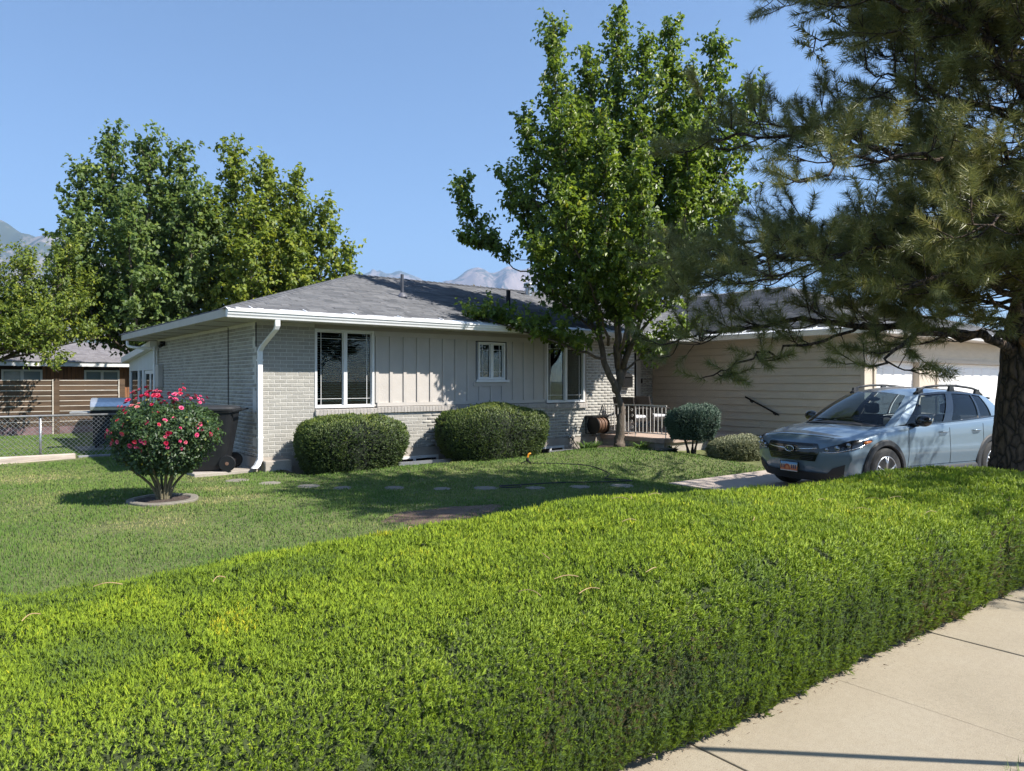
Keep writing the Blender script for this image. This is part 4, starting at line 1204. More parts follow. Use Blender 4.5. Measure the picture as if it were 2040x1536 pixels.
broadleaf('ash_tree', YC, [
    ([(0,0,-.3),(0,0,1.2),(.05,0,2.4)], .13, .9, .6),
    ([(0,0,1.9),(-.6,.2,2.8),(-1.2,.2,3.5),(-1.4,.2,4.3)], .06, .25),
    ([(.05,0,2.2),(.15,.1,3.2),(.1,.1,4.3),(.15,.1,5.4)], .07, .2),
    ([(.05,0,2.0),(.8,.0,2.9),(1.2,.0,3.9),(1.3,0,5.0)], .06, .2),
    ([(.05,0,1.9),(1.0,-.4,2.7),(1.9,-.7,3.0),(2.7,-.9,2.85)], .05, .2),
    ([(.8,-.3,2.4),(1.7,-.8,2.55),(2.4,-1.0,2.3),(2.9,-1.1,1.85)], .04, .2, .7),
    ([(.05,-.1,1.8),(.4,-1.1,2.5),(.9,-1.5,2.5),(1.4,-1.7,2.2)], .04, .2, .7),
    ([(0,0,1.8),(-.9,-.5,2.6),(-1.7,-.7,3.0),(-2.4,-.8,2.9)], .05, .2),
    ([(0,.1,2.0),(.4,1.0,3.0),(.9,1.2,4.0)], .05, .2),
    ([(.1,0,2.0),(1.6,.6,3.0),(2.4,.7,3.8),(2.7,.7,4.6)], .05, .2),
    ([(1.2,-.4,2.6),(2.2,-.2,3.4),(3.0,-.1,3.6)], .04, .2),
    ([(.3,.1,2.4),(1.4,.4,3.6),(2.0,.5,4.6),(2.3,.5,5.6)], .05, .2),
    ([(-.2,.1,2.4),(-.7,.5,3.8),(-.9,.6,5.2)], .05, .2),
    ([(.1,.1,2.4),(.6,.6,3.8),(.7,.7,5.4)], .05, .2),
    ([(.6,-.2,2.2),(1.9,.2,2.6),(3.2,.4,2.9)], .04, .2),
    ], 'spreading ash tree hanging over the wooden slat fence', yard_leaf2, MT['bark'], np.random.default_rng(8), leaf=(.10,.065), side_every=.075, side_len=.9, twig_every=.13, leaves_per=13, twig_len=.42)
broadleaf('maple_tree', (-5.2,19.0,-.3), [
    ([(0,0,-.3),(0,0,3)], .2, .8, 1.2), ([(0,0,2.5),(-.8,0,4),(-1,0,5.5)], .1, .2), ([(0,0,2.5),(.8,0,4),(.9,0,5.2)], .1, .2), ([(0,0,2.5),(1.8,0,3.4),(2.8,0,3.8)], .08, .2),
    ([(0,0,2.2),(-1.8,0,3),(-2.6,0,3.8)], .08, .2)],
    'low round tree in the yard beyond the slat fence', yard_leaf, MT['bark'], np.random.default_rng(9), leaf=(.14,.10), side_every=.13, side_len=1.2, twig_every=.2, leaves_per=11, twig_len=.45, group='trees behind the house')
rust_leaf = leafy('rusty_leaf', [(0,(.07,.06,.018)),(.5,(.14,.10,.02)),(1,(.26,.15,.03))], (.3,.2,.03), .3)
broadleaf('rusty_tree', (19.6, 22.2, -.3), [
    ([(0,0,-.3),(0,0,3.5),(0,0,5.5)], .25, .6, 1.4), ([(0,0,3),(-1.2,0,5),(-1.9,0,6.1)], .1, .2), ([(0,0,3),(.5,0,5),(.4,0,6.7)], .1, .2), ([(0,0,3),(1.4,0,4.8),(1.5,0,6.2)], .1, .2),
    ([(0,0,3),(-2.2,0,4.6),(-3.2,0,5.6)], .1, .3)],
    'tree with browning leaves showing over the roof ridge', rust_leaf, MT['bark'], np.random.default_rng(10), leaf=(.17,.12), side_every=.14, side_len=1.0, twig_every=.2, leaves_per=12, twig_len=.5)

# ---------------- pine
def pine():
    rng = np.random.default_rng(21)
    B = (5.02+.13*.788, -9.62-.13*.6157)
    t = empty('pine_tree', (B[0], B[1], 0), 'large long-needled pine tree with thick rough trunk at the end of the hedge', 'tree')
    wood = MB()
    def X(a, b, z): return np.array([B[0]+a*RT[0]+b*FW[0], B[1]+a*RT[1]+b*FW[1], z])
    TP = [X(.0,0,-.1), X(.0,0,.3), X(.01,0,.9), X(.06,0,1.6), X(.10,0,2.2), X(.26,0,3.2), X(.42,0,4.5), X(.5,0,6.0), X(.55,0,7.2), X(.55,0,8.4)]
    TPs = smooth_line(TP, 26); n = 90
    G = []
    cum = np.linspace(0, 1, len(TPs))
    rad = np.interp([p[2] for p in TPs], [-.1,.3,1.0,2.0,2.5,4,6.0,7.2,8.4], [.34,.275,.25,.235,.185,.15,.11,.07,.02])
    for p, r in zip(TPs, rad):
        th = np.linspace(0, 2*np.pi, n+1)
        Q = np.stack([p[0]+0*th, p[1]+0*th, p[2]+0*th], 1)
        D = np.stack([np.cos(th), np.sin(th), 0*th], 1)
        ar = th*r*4.2/ (2*np.pi) * 7
        wv = vnoise(np.stack([np.cos(th)*1.5, np.sin(th)*1.5, 0*th+p[2]*1.4], 1)+5, 1.6, 61)
        q1 = np.stack([np.cos(th)*3.4+wv*.5, np.sin(th)*3.4+wv*.5, 0*th+p[2]*1.5], 1)+9
        plate = 1-np.abs(vnoise(q1, 1.5, 62)); q2 = np.stack([np.cos(th)*5, np.sin(th)*5, 0*th+p[2]*5.5], 1)+3
        nz = .09*wv+.16*(sstep(.55,.95,1-plate)-.2)*1.0+.05*vnoise(q2, 1.9, 63)
        nz = nz*.5
        nz[-1] = nz[0]
        G.append(Q+D*(r*(1+1.5*nz))[:,None])
    MB().grid(G).build('trunk', MT['pinebark'], t, smooth=True)
    # sawn stub wound
    sc_ = MB().sphere((0,0,0), (.15,.12,.13), 26, 18)
    sv = np.array(sc_.v); sc_.v = [tuple(q) for q in sv*(1+.35*fbm(sv*9+4, 1.4, 97, 3))[:,None]+X(.06,-.13,2.03)]
    sc_.build('branch_scar', plain('scar_wood', (.30,.16,.07), .9, .4, 20, 1, 40), t, smooth=True)
    NB, ND, NL, NR = [], [], [], []
    NW = []; cfg = {'k': 1.0, 'w': 1.0}
    def shoot(p, d, ln, tone):
        """a needle brush: needles all along the last stretch, angled forward"""
        k = int(min(int(ln*rng.uniform(520,640)), 200)*cfg['k'])
        NW.append(np.full(k, cfg['w']))
        u = rng.random(k)**.8
        r = rand_unit(k, rng); r -= d*(r@d)[:,None]; r = nrm(r)
        fwd = rng.uniform(.25,.95,k)[:,None]
        NB.append(p+d*ln*u[:,None]); ND.append(nrm(d*fwd+r*.8+np.array([0,0,-.08])))
        NL.append(rng.uniform(.085,.135,k)); NR.append(np.clip(rng.normal(.46+tone,.15,k), 0, 1))
    def branch(P, r0, density, sub_len, bare=.3):
        P = smooth_line(P, 5); P[1:-1] += rng.normal(0,.03,(len(P)-2,3))
        seg = np.linalg.norm(np.diff(P, axis=0), axis=1); L = seg.sum(); cum = np.r_[0, np.cumsum(seg)]
        wood.tube(P, np.linspace(r0*.72, max(.007, r0*.14), len(P)), 8)
        s = bare*.6*L; side = 1
        while s <= L:
            f = s/L
            p = np.array([np.interp(s, cum, P[:,k]) for k in range(3)])
            j = min(np.searchsorted(cum, s), len(P)-1); tg = P[j]-P[j-1]; tg /= np.linalg.norm(tg)+1e-9
            h = np.cross(tg, [0,0,1]); h /= np.linalg.norm(h)+1e-9
            side = -side
            d = tg*rng.uniform(.35,.8)+h*side*rng.uniform(.5,1)+np.array([0,0,rng.uniform(-.35,.45)]); d /= np.linalg.norm(d)
            sl = sub_len*rng.uniform(.5,1.3)*(1-.35*f)
            Q = smooth_line([p, p+d*sl*.5+np.array([0,0,-.05*sl]), p+d*sl+np.array([0,0,.14*sl])], 3)
            wood.tube(Q, np.linspace(.010,.004,len(Q)), 4, caps=False)
            # twigs ending in brushes
            m = rng.integers(2, 5)
            for q in range(m):
                u = rng.uniform(.35,1)
                c = Q[int(u*(len(Q)-1))]
                dd = nrm((d*.8+rand_unit(1, rng)[0]*.75+np.array([0,0,.40]))[None])[0]
                tl = rng.uniform(.10,.32)
                wood.tube([c, c+dd*tl*.6, c+dd*tl+np.array([0,0,.03])], [.006,.005,.004], 4, caps=False)
                shoot(c+dd*tl*.5, nrm((dd+np.array([0,0,.2]))[None])[0], rng.uniform(.20,.36), rng.normal(0,.13))
            dd = nrm((d+np.array([0,0,.35]))[None])[0]
            shoot(Q[-1]-dd*.03, dd, rng.uniform(.25,.42), rng.normal(0,.1))
            s += L/max(3, (3.9 if cfg['k'] > .9 else 1.6)*density*L)*rng.uniform(.6,1.4)
        dd = nrm((P[-1]-P[-3]+np.array([0,0,.10]))[None])[0]
        shoot(P[-1]-dd*.1, dd, .38, 0)
    # limbs as (right, away, height) offsets from the trunk
    branch([X(-.05,-.1,1.98),X(-.6,-.3,2.05),X(-1.05,-.5,2.12),X(-1.6,-.7,2.02),X(-2.0,-.8,1.75)], .075, 1.6, .45, .55)
    branch([X(-.05,-.1,2.05),X(-.8,.0,2.15),X(-1.6,.3,2.25),X(-2.4,.5,2.3),X(-3.2,.7,2.2),X(-3.75,.8,2.05)], .07, 1.9, .75, .4)
    branch([X(-1.0,.0,2.2),X(-1.8,.1,2.15),X(-2.6,.2,1.95),X(-3.05,.25,1.78),X(-3.45,.3,1.63)], .03, .9, .3, .55)
    branch([X(.05,-.1,2.3),X(-.7,-.7,2.55),X(-1.4,-1.1,2.6),X(-2.1,-1.4,2.45)], .06, 2.2, .7, .35)
    branch([X(.1,0,2.6),X(-.8,.2,2.9),X(-1.8,.4,3.1),X(-2.7,.5,3.05),X(-3.3,.5,2.85),X(-3.65,.5,2.7)], .07, 2.4, .95, .35)
    branch([X(.1,.1,2.9),X(-.8,.8,3.2),X(-1.9,1.4,3.4),X(-2.9,1.9,3.4),X(-3.5,2.1,3.25)], .06, 2.2, .95, .4)
    branch([X(.15,-.1,3.1),X(-.6,-.6,3.5),X(-1.4,-1.0,3.75),X(-2.3,-1.2,3.7),X(-2.9,-1.2,3.5)], .055, 1.7, .8, .4)
    branch([X(.15,0,3.5),X(-.7,.2,3.95),X(-1.6,.3,4.3),X(-2.6,.4,4.45),X(-3.3,.4,4.4)], .06, 1.7, .9, .45)
    branch([X(.2,.1,3.9),X(-.6,.7,4.4),X(-1.5,1.2,4.8),X(-2.5,1.5,5.0)], .05, 1.7, .9, .4)
    branch([X(.2,-.1,4.3),X(-.5,-.5,4.8),X(-1.3,-.8,5.2),X(-2.2,-.9,5.4),X(-2.7,-.9,5.55)], .055, 2.4, .85, .35)
    branch([X(.2,0,4.8),X(-.6,.2,5.4),X(-1.5,.3,5.9),X(-2.4,.3,6.2),X(-2.8,.3,6.6)], .055, 2.6, .85, .3)
    branch([X(.2,.1,5.2),X(-.5,.6,5.8),X(-1.3,1.1,6.4),X(-2.0,1.3,6.8)], .045, 2.4, .85, .35)
    branch([X(.2,-.1,5.6),X(-.4,-.7,6.1),X(-1.0,-1.2,6.5),X(-1.7,-1.4,6.6)], .045, 2.6, .8, .3)
    branch([X(.2,-.1,4.9),X(.0,-.9,5.3),X(-.4,-1.5,5.5)], .04, 2.6, .8, .3)
    branch([X(.25,0,6.2),X(-.5,.1,6.9),X(-1.1,.2,7.2),X(-1.7,.2,7.4)], .045, 2.4, .85, .3)
    branch([X(.25,0,6.6),X(-.4,-.4,7.0),X(-1.0,-.7,7.3)], .04, 2.4, .8, .3)
    branch([X(.25,0,6.8),X(-.3,.5,7.2),X(-.9,.8,7.5)], .04, 2.2, .8, .3)
    branch([X(.15,0,2.8),X(-.7,-.3,3.0),X(-1.5,-.5,3.0),X(-2.4,-.5,2.85),X(-3.1,-.4,2.6)], .05, 2.0, .9, .3)
    branch([X(.2,0,6.4),X(-.6,.5,6.9),X(-1.4,.8,7.2),X(-2.1,.9,7.3)], .045, 2.4, .9, .2)
    branch([X(.3,0,5.8),X(-.3,-.2,6.2),X(-.9,-.3,6.6),X(-1.5,-.3,7.2)], .045, 2.4, .9, .2)
    branch([X(.3,0,5.0),X(-.1,.4,5.6),X(-.6,.6,6.1),X(-1.1,.7,6.4)], .045, 2.4, .9, .2)
    branch([X(.3,0,4.6),X(.1,-.6,5.2),X(-.2,-1.0,5.8),X(-.6,-1.2,6.2)], .045, 2.4, .9, .2)
    branch([X(.1,.1,2.7),X(-.5,.9,3.0),X(-1.3,1.6,3.2),X(-2.2,2.2,3.3),X(-3.0,2.6,3.3)], .05, 2.0, .9, .3)
    branch([X(.15,.1,3.0),X(-.3,-.8,3.1),X(-1.0,-1.5,3.1),X(-1.7,-1.8,2.95)], .045, 2.2, .8, .3)
    branch([X(.2,-.1,3.3),X(.1,-.8,3.6),X(-.2,-1.3,3.7),X(-.5,-1.7,3.6)], .04, 2.2, .7, .4)
    branch([X(.1,-.1,2.5),X(-.1,-.7,2.7),X(-.5,-1.2,2.75),X(-.9,-1.4,2.6)], .04, 2.2, .6, .4)
    # boughs filling the picture's upper corner
    for k in range(13):
        z0 = 3.6+k*.18; az = 2.0+2.3*((k*.618) % 1); r = rng.uniform(1.7,2.8)
        d = np.array([math.cos(az), math.sin(az)]); cfg.update(k=.75, w=1.2)
        branch([X(.4,0,z0), X(.4+d[0]*r*.4, d[1]*r*.4, z0+.35), X(.4+d[0]*r*.75, d[1]*r*.75, z0+.6), X(.4+d[0]*r, d[1]*r, z0+.8)], .045, 3.4, .85, .15)
    # short boughs around the top of the bare trunk
    for k in range(13):
        z0 = 2.25+k*.10; az = 2.1+2.2*((k*.618) % 1); r = rng.uniform(.9,1.9)
        d = np.array([math.cos(az), math.sin(az)]); cfg.update(k=1.0, w=1.0)
        branch([X(.12,0,z0), X(.1+d[0]*r*.4, d[1]*r*.4, z0+.12), X(.1+d[0]*r*.75, d[1]*r*.75, z0+.16), X(.1+d[0]*r, d[1]*r, z0+.12)], .035, 1.7, .6, .25)
    # the dense top of the crown, above the picture
    for k in range(34):
        cfg.update(k=.30, w=3.0); z0 = 5.4+k*.076; az = k*2.4+rng.normal(0,.3); r = rng.uniform(.8,1.15)*float(np.interp(z0,[5.4,6.4,7.2,8.0],[2.6,2.2,1.5,.7]))
        d = np.array([math.cos(az), math.sin(az)])
        branch([X(.5,0,z0), X(.5+d[0]*r*.4, d[1]*r*.4, z0+.25), X(.5+d[0]*r*.75, d[1]*r*.75, z0+.45), X(.5+d[0]*r, d[1]*r, z0+.6)], .045, 1.5, .9, .3)
    # the side away from the picture, sparser
    for k in range(16):
        z0 = 2.7+k*.2; az = .15+1.2*((k*.618) % 1)
        cfg.update(k=.24, w=2.0); d = np.array([math.cos(az), math.sin(az)]); r = 4.8
        branch([X(.2,0,z0), X(.2+d[0]*r*.4, d[1]*r*.4, z0+.3), X(.2+d[0]*r*.75, d[1]*r*.75, z0+.4), X(.2+d[0]*r, d[1]*r, z0+.4)], .05, 1.3, .9, .35)
    for k in range(12):
        z0 = 2.5+k*.22; az = -1.5+1.3*((k*.618) % 1)
        d = np.array([math.cos(az), math.sin(az)]); r = 3.7
        branch([X(.2,0,z0), X(.2+d[0]*r*.4, d[1]*r*.4, z0+.3), X(.2+d[0]*r*.75, d[1]*r*.75, z0+.4), X(.2+d[0]*r, d[1]*r, z0+.4)], .05, 1.3, .9, .3)
    for k in range(18):
        z0 = 2.5+k*.36; az = -1.25+2.5*((k*.618) % 1); r = 4.3*(1-.55*(z0-2.5)/8.5)
        d = np.array([math.cos(az), math.sin(az)])
        branch([X(.15,0,z0), X(.15+d[0]*r*.4, d[1]*r*.4, z0+.3), X(.15+d[0]*r*.75, d[1]*r*.75, z0+.45), X(.15+d[0]*r, d[1]*r, z0+.5)], .05, 1.5, .8, .35)
    NBc, NDc, NLc, NRc = map(np.concatenate, (NB, ND, NL, NR))
    k = len(NBc); print('pine needles', k, 'shoots', len(NB))
    nm = leafy('pine_needle', [(0,(.070,.086,.030)),(.45,(.178,.185,.052)),(.75,(.32,.30,.085)),(1,(.48,.39,.17))], (.18,.20,.06), .18, .42, spec=.45)
    V, F, A = blades(NBc, NDc, NLc, rng.uniform(.0045,.0068,k)*np.concatenate(NW), rng, NRc)
    np_mesh('needles', V, F, nm, t, attrs={'rnd': A}, kind='stuff')
    wood.build('limb', MT['pinebark'], t, smooth=True)
pine()

# ---------------- tufted clipped surfaces (hedge, yew)
def tufts(P, Nn, rng, size, nb, wid, upw, rnd, spread=.55):
    """small upright sprays of nb narrow blades at each point"""
    k = len(P)
    ax = nrm(Nn*(1-upw)[:,None]+np.array([0,0,1.])*upw[:,None]+rng.normal(0,.28,(k,3)))
    sz = size*rng.uniform(.65,1.3,k)
    Pb = np.repeat(P, nb, 0); Ab = np.repeat(ax, nb, 0); Sb = np.repeat(sz, nb)
    u = np.tile(np.linspace(0,.75,nb), k)
    d = nrm(Ab+rand_unit(k*nb, rng)*spread*(1.15-u)[:,None])
    base = Pb+Ab*(Sb*u*.7)[:,None]
    L = Sb*rng.uniform(.35,.6,k*nb)
    return blades(base, d, L, np.repeat(wid, nb)*rng.uniform(.8,1.3,k*nb), rng, np.clip(np.repeat(rnd, nb)+rng.normal(0,.07,k*nb)+(u-.4)*.26, 0, 1))

def hedge():
    rng = np.random.default_rng(31)
    t = empty('clipped_hedge', (-2,-9.6,0), 'long low clipped juniper hedge with rounded top beside the sidewalk', 'hedge')
    # cross-section from the sidewalk foot over the top to the lawn foot: (y, z)
    C = np.array([(-10.58,.02),(-10.635,.12),(-10.655,.30),(-10.64,.47),(-10.56,.595),(-10.38,.668),(-10.0,.705),(-9.5,.725),(-9.15,.71),(-8.92,.65),(-8.80,.54),(-8.76,.35),(-8.78,.02)])
    C = smooth_line(C, 5)
    seg = np.linalg.norm(np.diff(C, axis=0), axis=1); cum = np.r_[0, np.cumsum(seg)]; LC = cum[-1]
    def surf(x, s):
        y = np.interp(s, cum, C[:,0]); z = np.interp(s, cum, C[:,1])
        dy = np.interp(np.minimum(s+.03,LC), cum, C[:,0])-np.interp(np.maximum(s-.03,0), cum, C[:,0])
        dz = np.interp(np.minimum(s+.03,LC), cum, C[:,1])-np.interp(np.maximum(s-.03,0), cum, C[:,1])
        Nn = nrm(np.stack([0*x, -dz, dy], 1))
        endf = sstep(4.0, 5.25, x)                       # rounded end at the pine
        yc = -9.65
        y = yc+(y-yc)*(1-.55*endf**2); z = z*(1-.5*endf**3)
        Nn = nrm(Nn+np.stack([endf*1.2, 0*x, 0*x], 1))
        P = np.stack([x, y, z], 1)
        n = fbm(P, .9, 71, 3)*.045+vnoise(P, 4.5, 75)*.010+.02*np.sin(x*.55+.6)
        n = n*(.35+.65*sstep(.15,.6,z))
        # swells and settles along its length
        P[:,2] += sstep(.2,.6,z)*np.interp(x, [-6,-2,-.6,.4,1.2,2.2,3.2,4.4], [.075,.055,.035,-.05,-.09,-.08,-.03,-.08])
        P[:,2] += sstep(.2,.6,z)*(.018*np.sin(x*.8+2.2)+.012*np.sin(x*1.9))
        return P+Nn*n[:,None], Nn
    # dark inner body
    xs = np.linspace(-13, 5.2, 150); ss = np.linspace(0, LC, 46)
    Xg, Sg = np.meshgrid(xs, ss, indexing='ij')
    P, Nn = surf(Xg.ravel(), Sg.ravel()); P = P-Nn*.035
    i = np.arange(150*46).reshape(150,46)
    F = np.stack([i[:-1,:-1].ravel(), i[1:,:-1].ravel(), i[1:,1:].ravel(), i[:-1,1:].ravel()], 1)
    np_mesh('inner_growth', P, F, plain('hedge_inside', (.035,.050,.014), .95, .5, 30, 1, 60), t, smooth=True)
    # sprays, denser near the sidewalk where they show largest
    n = 385000
    x = rng.uniform(-6.5, 5.22, n); s = rng.uniform(0, LC*.93, n)
    P, Nn = surf(x, s)
    rel = P-CAMP
    D = rel[:,0]*FW[0]+rel[:,1]*FW[1]; lat = rel[:,0]*RT[0]+rel[:,1]*RT[1]
    vis = (D > .5) & (np.abs(lat) < D*.78+.9)
    face = -(rel*Nn).sum(1)/np.linalg.norm(rel, axis=1)
    keep = np.where(vis & (face > -.35), np.clip((2.3/np.maximum(D,.9))**1.45, .075, 1), .006)
    keep *= .55+.45*sstep(-.35,.1, vnoise(P, 9, 77)+.25)
    ok = rng.random(n) < keep
    P, Nn, D = P[ok], Nn[ok], D[ok]
    k = len(P); print('hedge tufts', k)
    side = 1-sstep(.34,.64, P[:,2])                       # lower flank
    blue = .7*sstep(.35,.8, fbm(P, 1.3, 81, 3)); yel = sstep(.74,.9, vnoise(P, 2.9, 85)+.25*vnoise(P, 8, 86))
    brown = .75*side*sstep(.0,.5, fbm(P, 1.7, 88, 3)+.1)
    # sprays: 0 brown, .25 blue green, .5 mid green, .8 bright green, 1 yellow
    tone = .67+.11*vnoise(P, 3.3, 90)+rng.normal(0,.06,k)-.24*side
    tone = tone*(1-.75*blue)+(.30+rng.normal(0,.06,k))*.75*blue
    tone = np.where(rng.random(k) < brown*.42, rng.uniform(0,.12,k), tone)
    tone = np.where((rng.random(k) < yel*.45) & (side < .5), rng.uniform(.9,1,k), tone)
    hole = sstep(.66,.82, vnoise(P, 5.5, 93)+.3*vnoise(P, 15, 94))
    off = vnoise(P, 14, 92)*.010+rng.normal(0,.006,k)-.04*hole+.022*vnoise(P*np.array([1,1,.32]), 17, 99)*(.15+.85*side)
    P = P+Nn*off[:,None]
    nb = np.clip((11*(2.4/np.maximum(D,1.6))**.4), 7, 12).astype(int)
    parts = []; NNs = []
    for b in np.unique(nb):
        m = nb == b
        sc = np.clip(D[m]/2.8, .58, 2.1)**.8
        NNs.append(np.repeat(Nn[m], int(b)*3, 0))
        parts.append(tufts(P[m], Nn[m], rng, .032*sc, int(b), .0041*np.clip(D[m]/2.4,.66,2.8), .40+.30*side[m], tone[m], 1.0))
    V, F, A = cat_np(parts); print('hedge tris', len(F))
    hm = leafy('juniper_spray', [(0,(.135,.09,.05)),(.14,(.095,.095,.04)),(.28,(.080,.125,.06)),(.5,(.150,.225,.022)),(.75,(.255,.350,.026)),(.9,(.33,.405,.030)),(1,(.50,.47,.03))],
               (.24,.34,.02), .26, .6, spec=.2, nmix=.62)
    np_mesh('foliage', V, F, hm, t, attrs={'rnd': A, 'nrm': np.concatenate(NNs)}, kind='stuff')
    # dry pine needles fallen on the clipped top
    dry = plain('dry_needle', (.45,.29,.16), .7, .2, 30)
    nn = 0
    while nn < 26:
        x = rng.uniform(-4.6, 3.6, 1); s = rng.uniform(LC*.25, LC*.7, 1)
        p, nv = surf(x, s); p = p[0]+nv[0]*.05
        a = rng.uniform(0, 6.28); L = rng.uniform(.07,.13); c = rng.uniform(-.5,.5)
        pts = [p+np.array([math.cos(a+c*u)*u*L, math.sin(a+c*u)*u*L, .012*math.sin(u*3.1)]) for u in np.linspace(0,1,6)]
        o = MB().tube(pts, .0015, 5).build('fallen_needle', dry)
        tag(o, 'dry brown pine needle lying on top of the clipped hedge', 'pine needle', 'pine needles fallen on the hedge'); nn += 1
hedge()

def yew(name, cx, cy, rx, ry, z0, z1, label, seed, mat, n=15000, top=.62, size=.055, sq=.74, rough_=1.0):
    rng = np.random.default_rng(seed)
    t = empty(name, (cx, cy, z0), label, 'shrub')
    h = z1-z0
    th = rng.uniform(0, 6.283, n); v = rng.uniform(0, 1, n)
    def sf(th, v):
        # barrel: narrow foot, widest at two thirds, gently domed top
        vv = v*1.45
        prof_r = np.interp(vv, [0,.25,.5,.68,.85,1.02,1.25,1.45], [.76,.88,.98,1.0,.97,.86,.48,.0])
        prof_z = np.interp(vv, [0,.25,.5,.68,.85,1.02,1.25,1.45], [0,.22,.44,.60,.76,.87,.965,1.0])
        ca, sa = np.cos(th), np.sin(th)
        qx = np.sign(ca)*np.abs(ca)**sq; qy = np.sign(sa)*np.abs(sa)**sq
        P = np.stack([cx+rx*prof_r*qx, cy+ry*prof_r*qy, z0+h*prof_z], 1)
        N = nrm(np.stack([ca*prof_r*(1-prof_z*.5), sa*prof_r*(1-prof_z*.5), np.clip((prof_z-.55)*2.4,-.2,1.2)], 1))
        nz = fbm(P, 2.2, seed, 3)*.05*rough_
        return P+N*nz[:,None], N
    P, N = sf(th, v)
    g1, g2 = np.linspace(0, 6.2832, 49), np.linspace(0, 1, 20)
    T, Vv = np.meshgrid(g1, g2, indexing='ij'); Q, M = sf(T.ravel() % 6.28318, Vv.ravel()); Q = Q-M*.05
    i = np.arange(49*20).reshape(49,20)
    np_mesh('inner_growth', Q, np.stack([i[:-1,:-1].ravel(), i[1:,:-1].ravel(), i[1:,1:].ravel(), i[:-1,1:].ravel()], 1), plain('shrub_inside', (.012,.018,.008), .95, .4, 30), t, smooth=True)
    P = P+N*(rng.normal(0,.018,n)+vnoise(P, 11, seed+3)*.02)[:,None]
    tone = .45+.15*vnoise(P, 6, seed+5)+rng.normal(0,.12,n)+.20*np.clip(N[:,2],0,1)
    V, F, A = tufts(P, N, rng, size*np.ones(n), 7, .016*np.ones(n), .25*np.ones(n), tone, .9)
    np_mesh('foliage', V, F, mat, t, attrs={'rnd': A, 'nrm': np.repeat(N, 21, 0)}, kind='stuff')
    return t
yew_m = leafy('yew_needle', [(0,(.026,.044,.016)),(.5,(.062,.102,.024)),(.8,(.135,.185,.030)),(1,(.22,.245,.035))], (.13,.19,.03), .15, .5, nmix=.55)
yew('yew_shrub', 1.47, -.66, 1.0, .52, -.02, .97, 'clipped rounded yew shrub under the window with blinds', 201, yew_m, 15000)
yew('yew_shrub', 4.60, -.68, 1.24, .58, -.02, 1.07, 'wide clipped yew shrub in tree shade under the small window', 202, yew_m, 17000)
jm = leafy('blue_juniper', [(0,(.035,.065,.045)),(.5,(.065,.115,.075)),(1,(.13,.19,.13))], (.08,.13,.08), .12, .55, nmix=.5)
jun = yew('juniper_shrub', 8.33, -2.72, .50, .50, .36, 1.06, 'blue-green round juniper on bare stems by the porch corner', 203, jm, 9000, size=.06, sq=.95, rough_=2.4)
m = MB()
for a, b in ((-.08,.06),(.1,-.03),(.0,.12),(.16,.1),(-.02,-.12)):
    m.tube(smooth_line([(8.33+a*.4,-2.72+b*.4,-.1),(8.33+a,-2.72+b,.2),(8.33+a*2.2,-2.72+b*2.2,.55)],3), [.035]*3+[.02]*4, 7)
m.build('stem', MT['bark'], jun, smooth=True)
lm = leafy('lavender_leaf', [(0,(.12,.14,.07)),(.5,(.21,.23,.12)),(1,(.34,.34,.21))], (.18,.2,.1), .15, .6, nmix=.5)
yew('lavender_shrub', 8.95, -3.38, .62, .45, -.10, .40, 'grey-green mounded lavender shrub between porch and car', 204, lm, 8000, size=.075, sq=.95)

def strappy(x, y, z, n, h, seed, label):
    rng = np.random.default_rng(seed)
    t = empty('daylily_plant', (x, y, z), label, 'plant', 'daylilies at the pear tree')
    V, F, A = [], [], []
    for k in range(n):
        az = rng.uniform(0, 6.283); L = h*rng.uniform(.7,1.2); w = .022
        d = np.array([math.cos(az), math.sin(az), 0]); s = np.array([-math.sin(az), math.cos(az), 0])
        b = np.array([x, y, z-.02])+d*rng.uniform(0,.06)
        r = rng.uniform(.35,.8); c = rng.random()
        for i, u in enumerate(np.linspace(0,1,6)):
            p = b+d*(r*L*u**1.2)+np.array([0,0,L*(u-.62*u**2.6)])
            ww = w*(1-u**2)
            V += [p-s*ww, p+s*ww]; A += [c, c]
            if i: j = len(V); F.append((j-4,j-3,j-1,j-2))
    np_mesh('leaf_blades', np.array(V), np.array(F), leafy('daylily_leaf_%d' % seed, [(0,(.05,.10,.025)),(1,(.12,.20,.05))], (.2,.3,.05), .3, .4), t, attrs={'rnd': np.array(A)}, kind='stuff')
strappy(7.05,-.82,.02,46,.50,301,'strappy daylily clump between the hose reel and the pear trunk')
strappy(8.05,-1.55,.03,50,.46,302,'strappy daylily clump on the porch side of the pear trunk')
strappy(7.55,-.55,.02,30,.42,303,'small daylily clump behind the pear trunk at the wall')
strappy(8.35,-2.15,.03,26,.36,304,'small daylily clump at the green valve box')

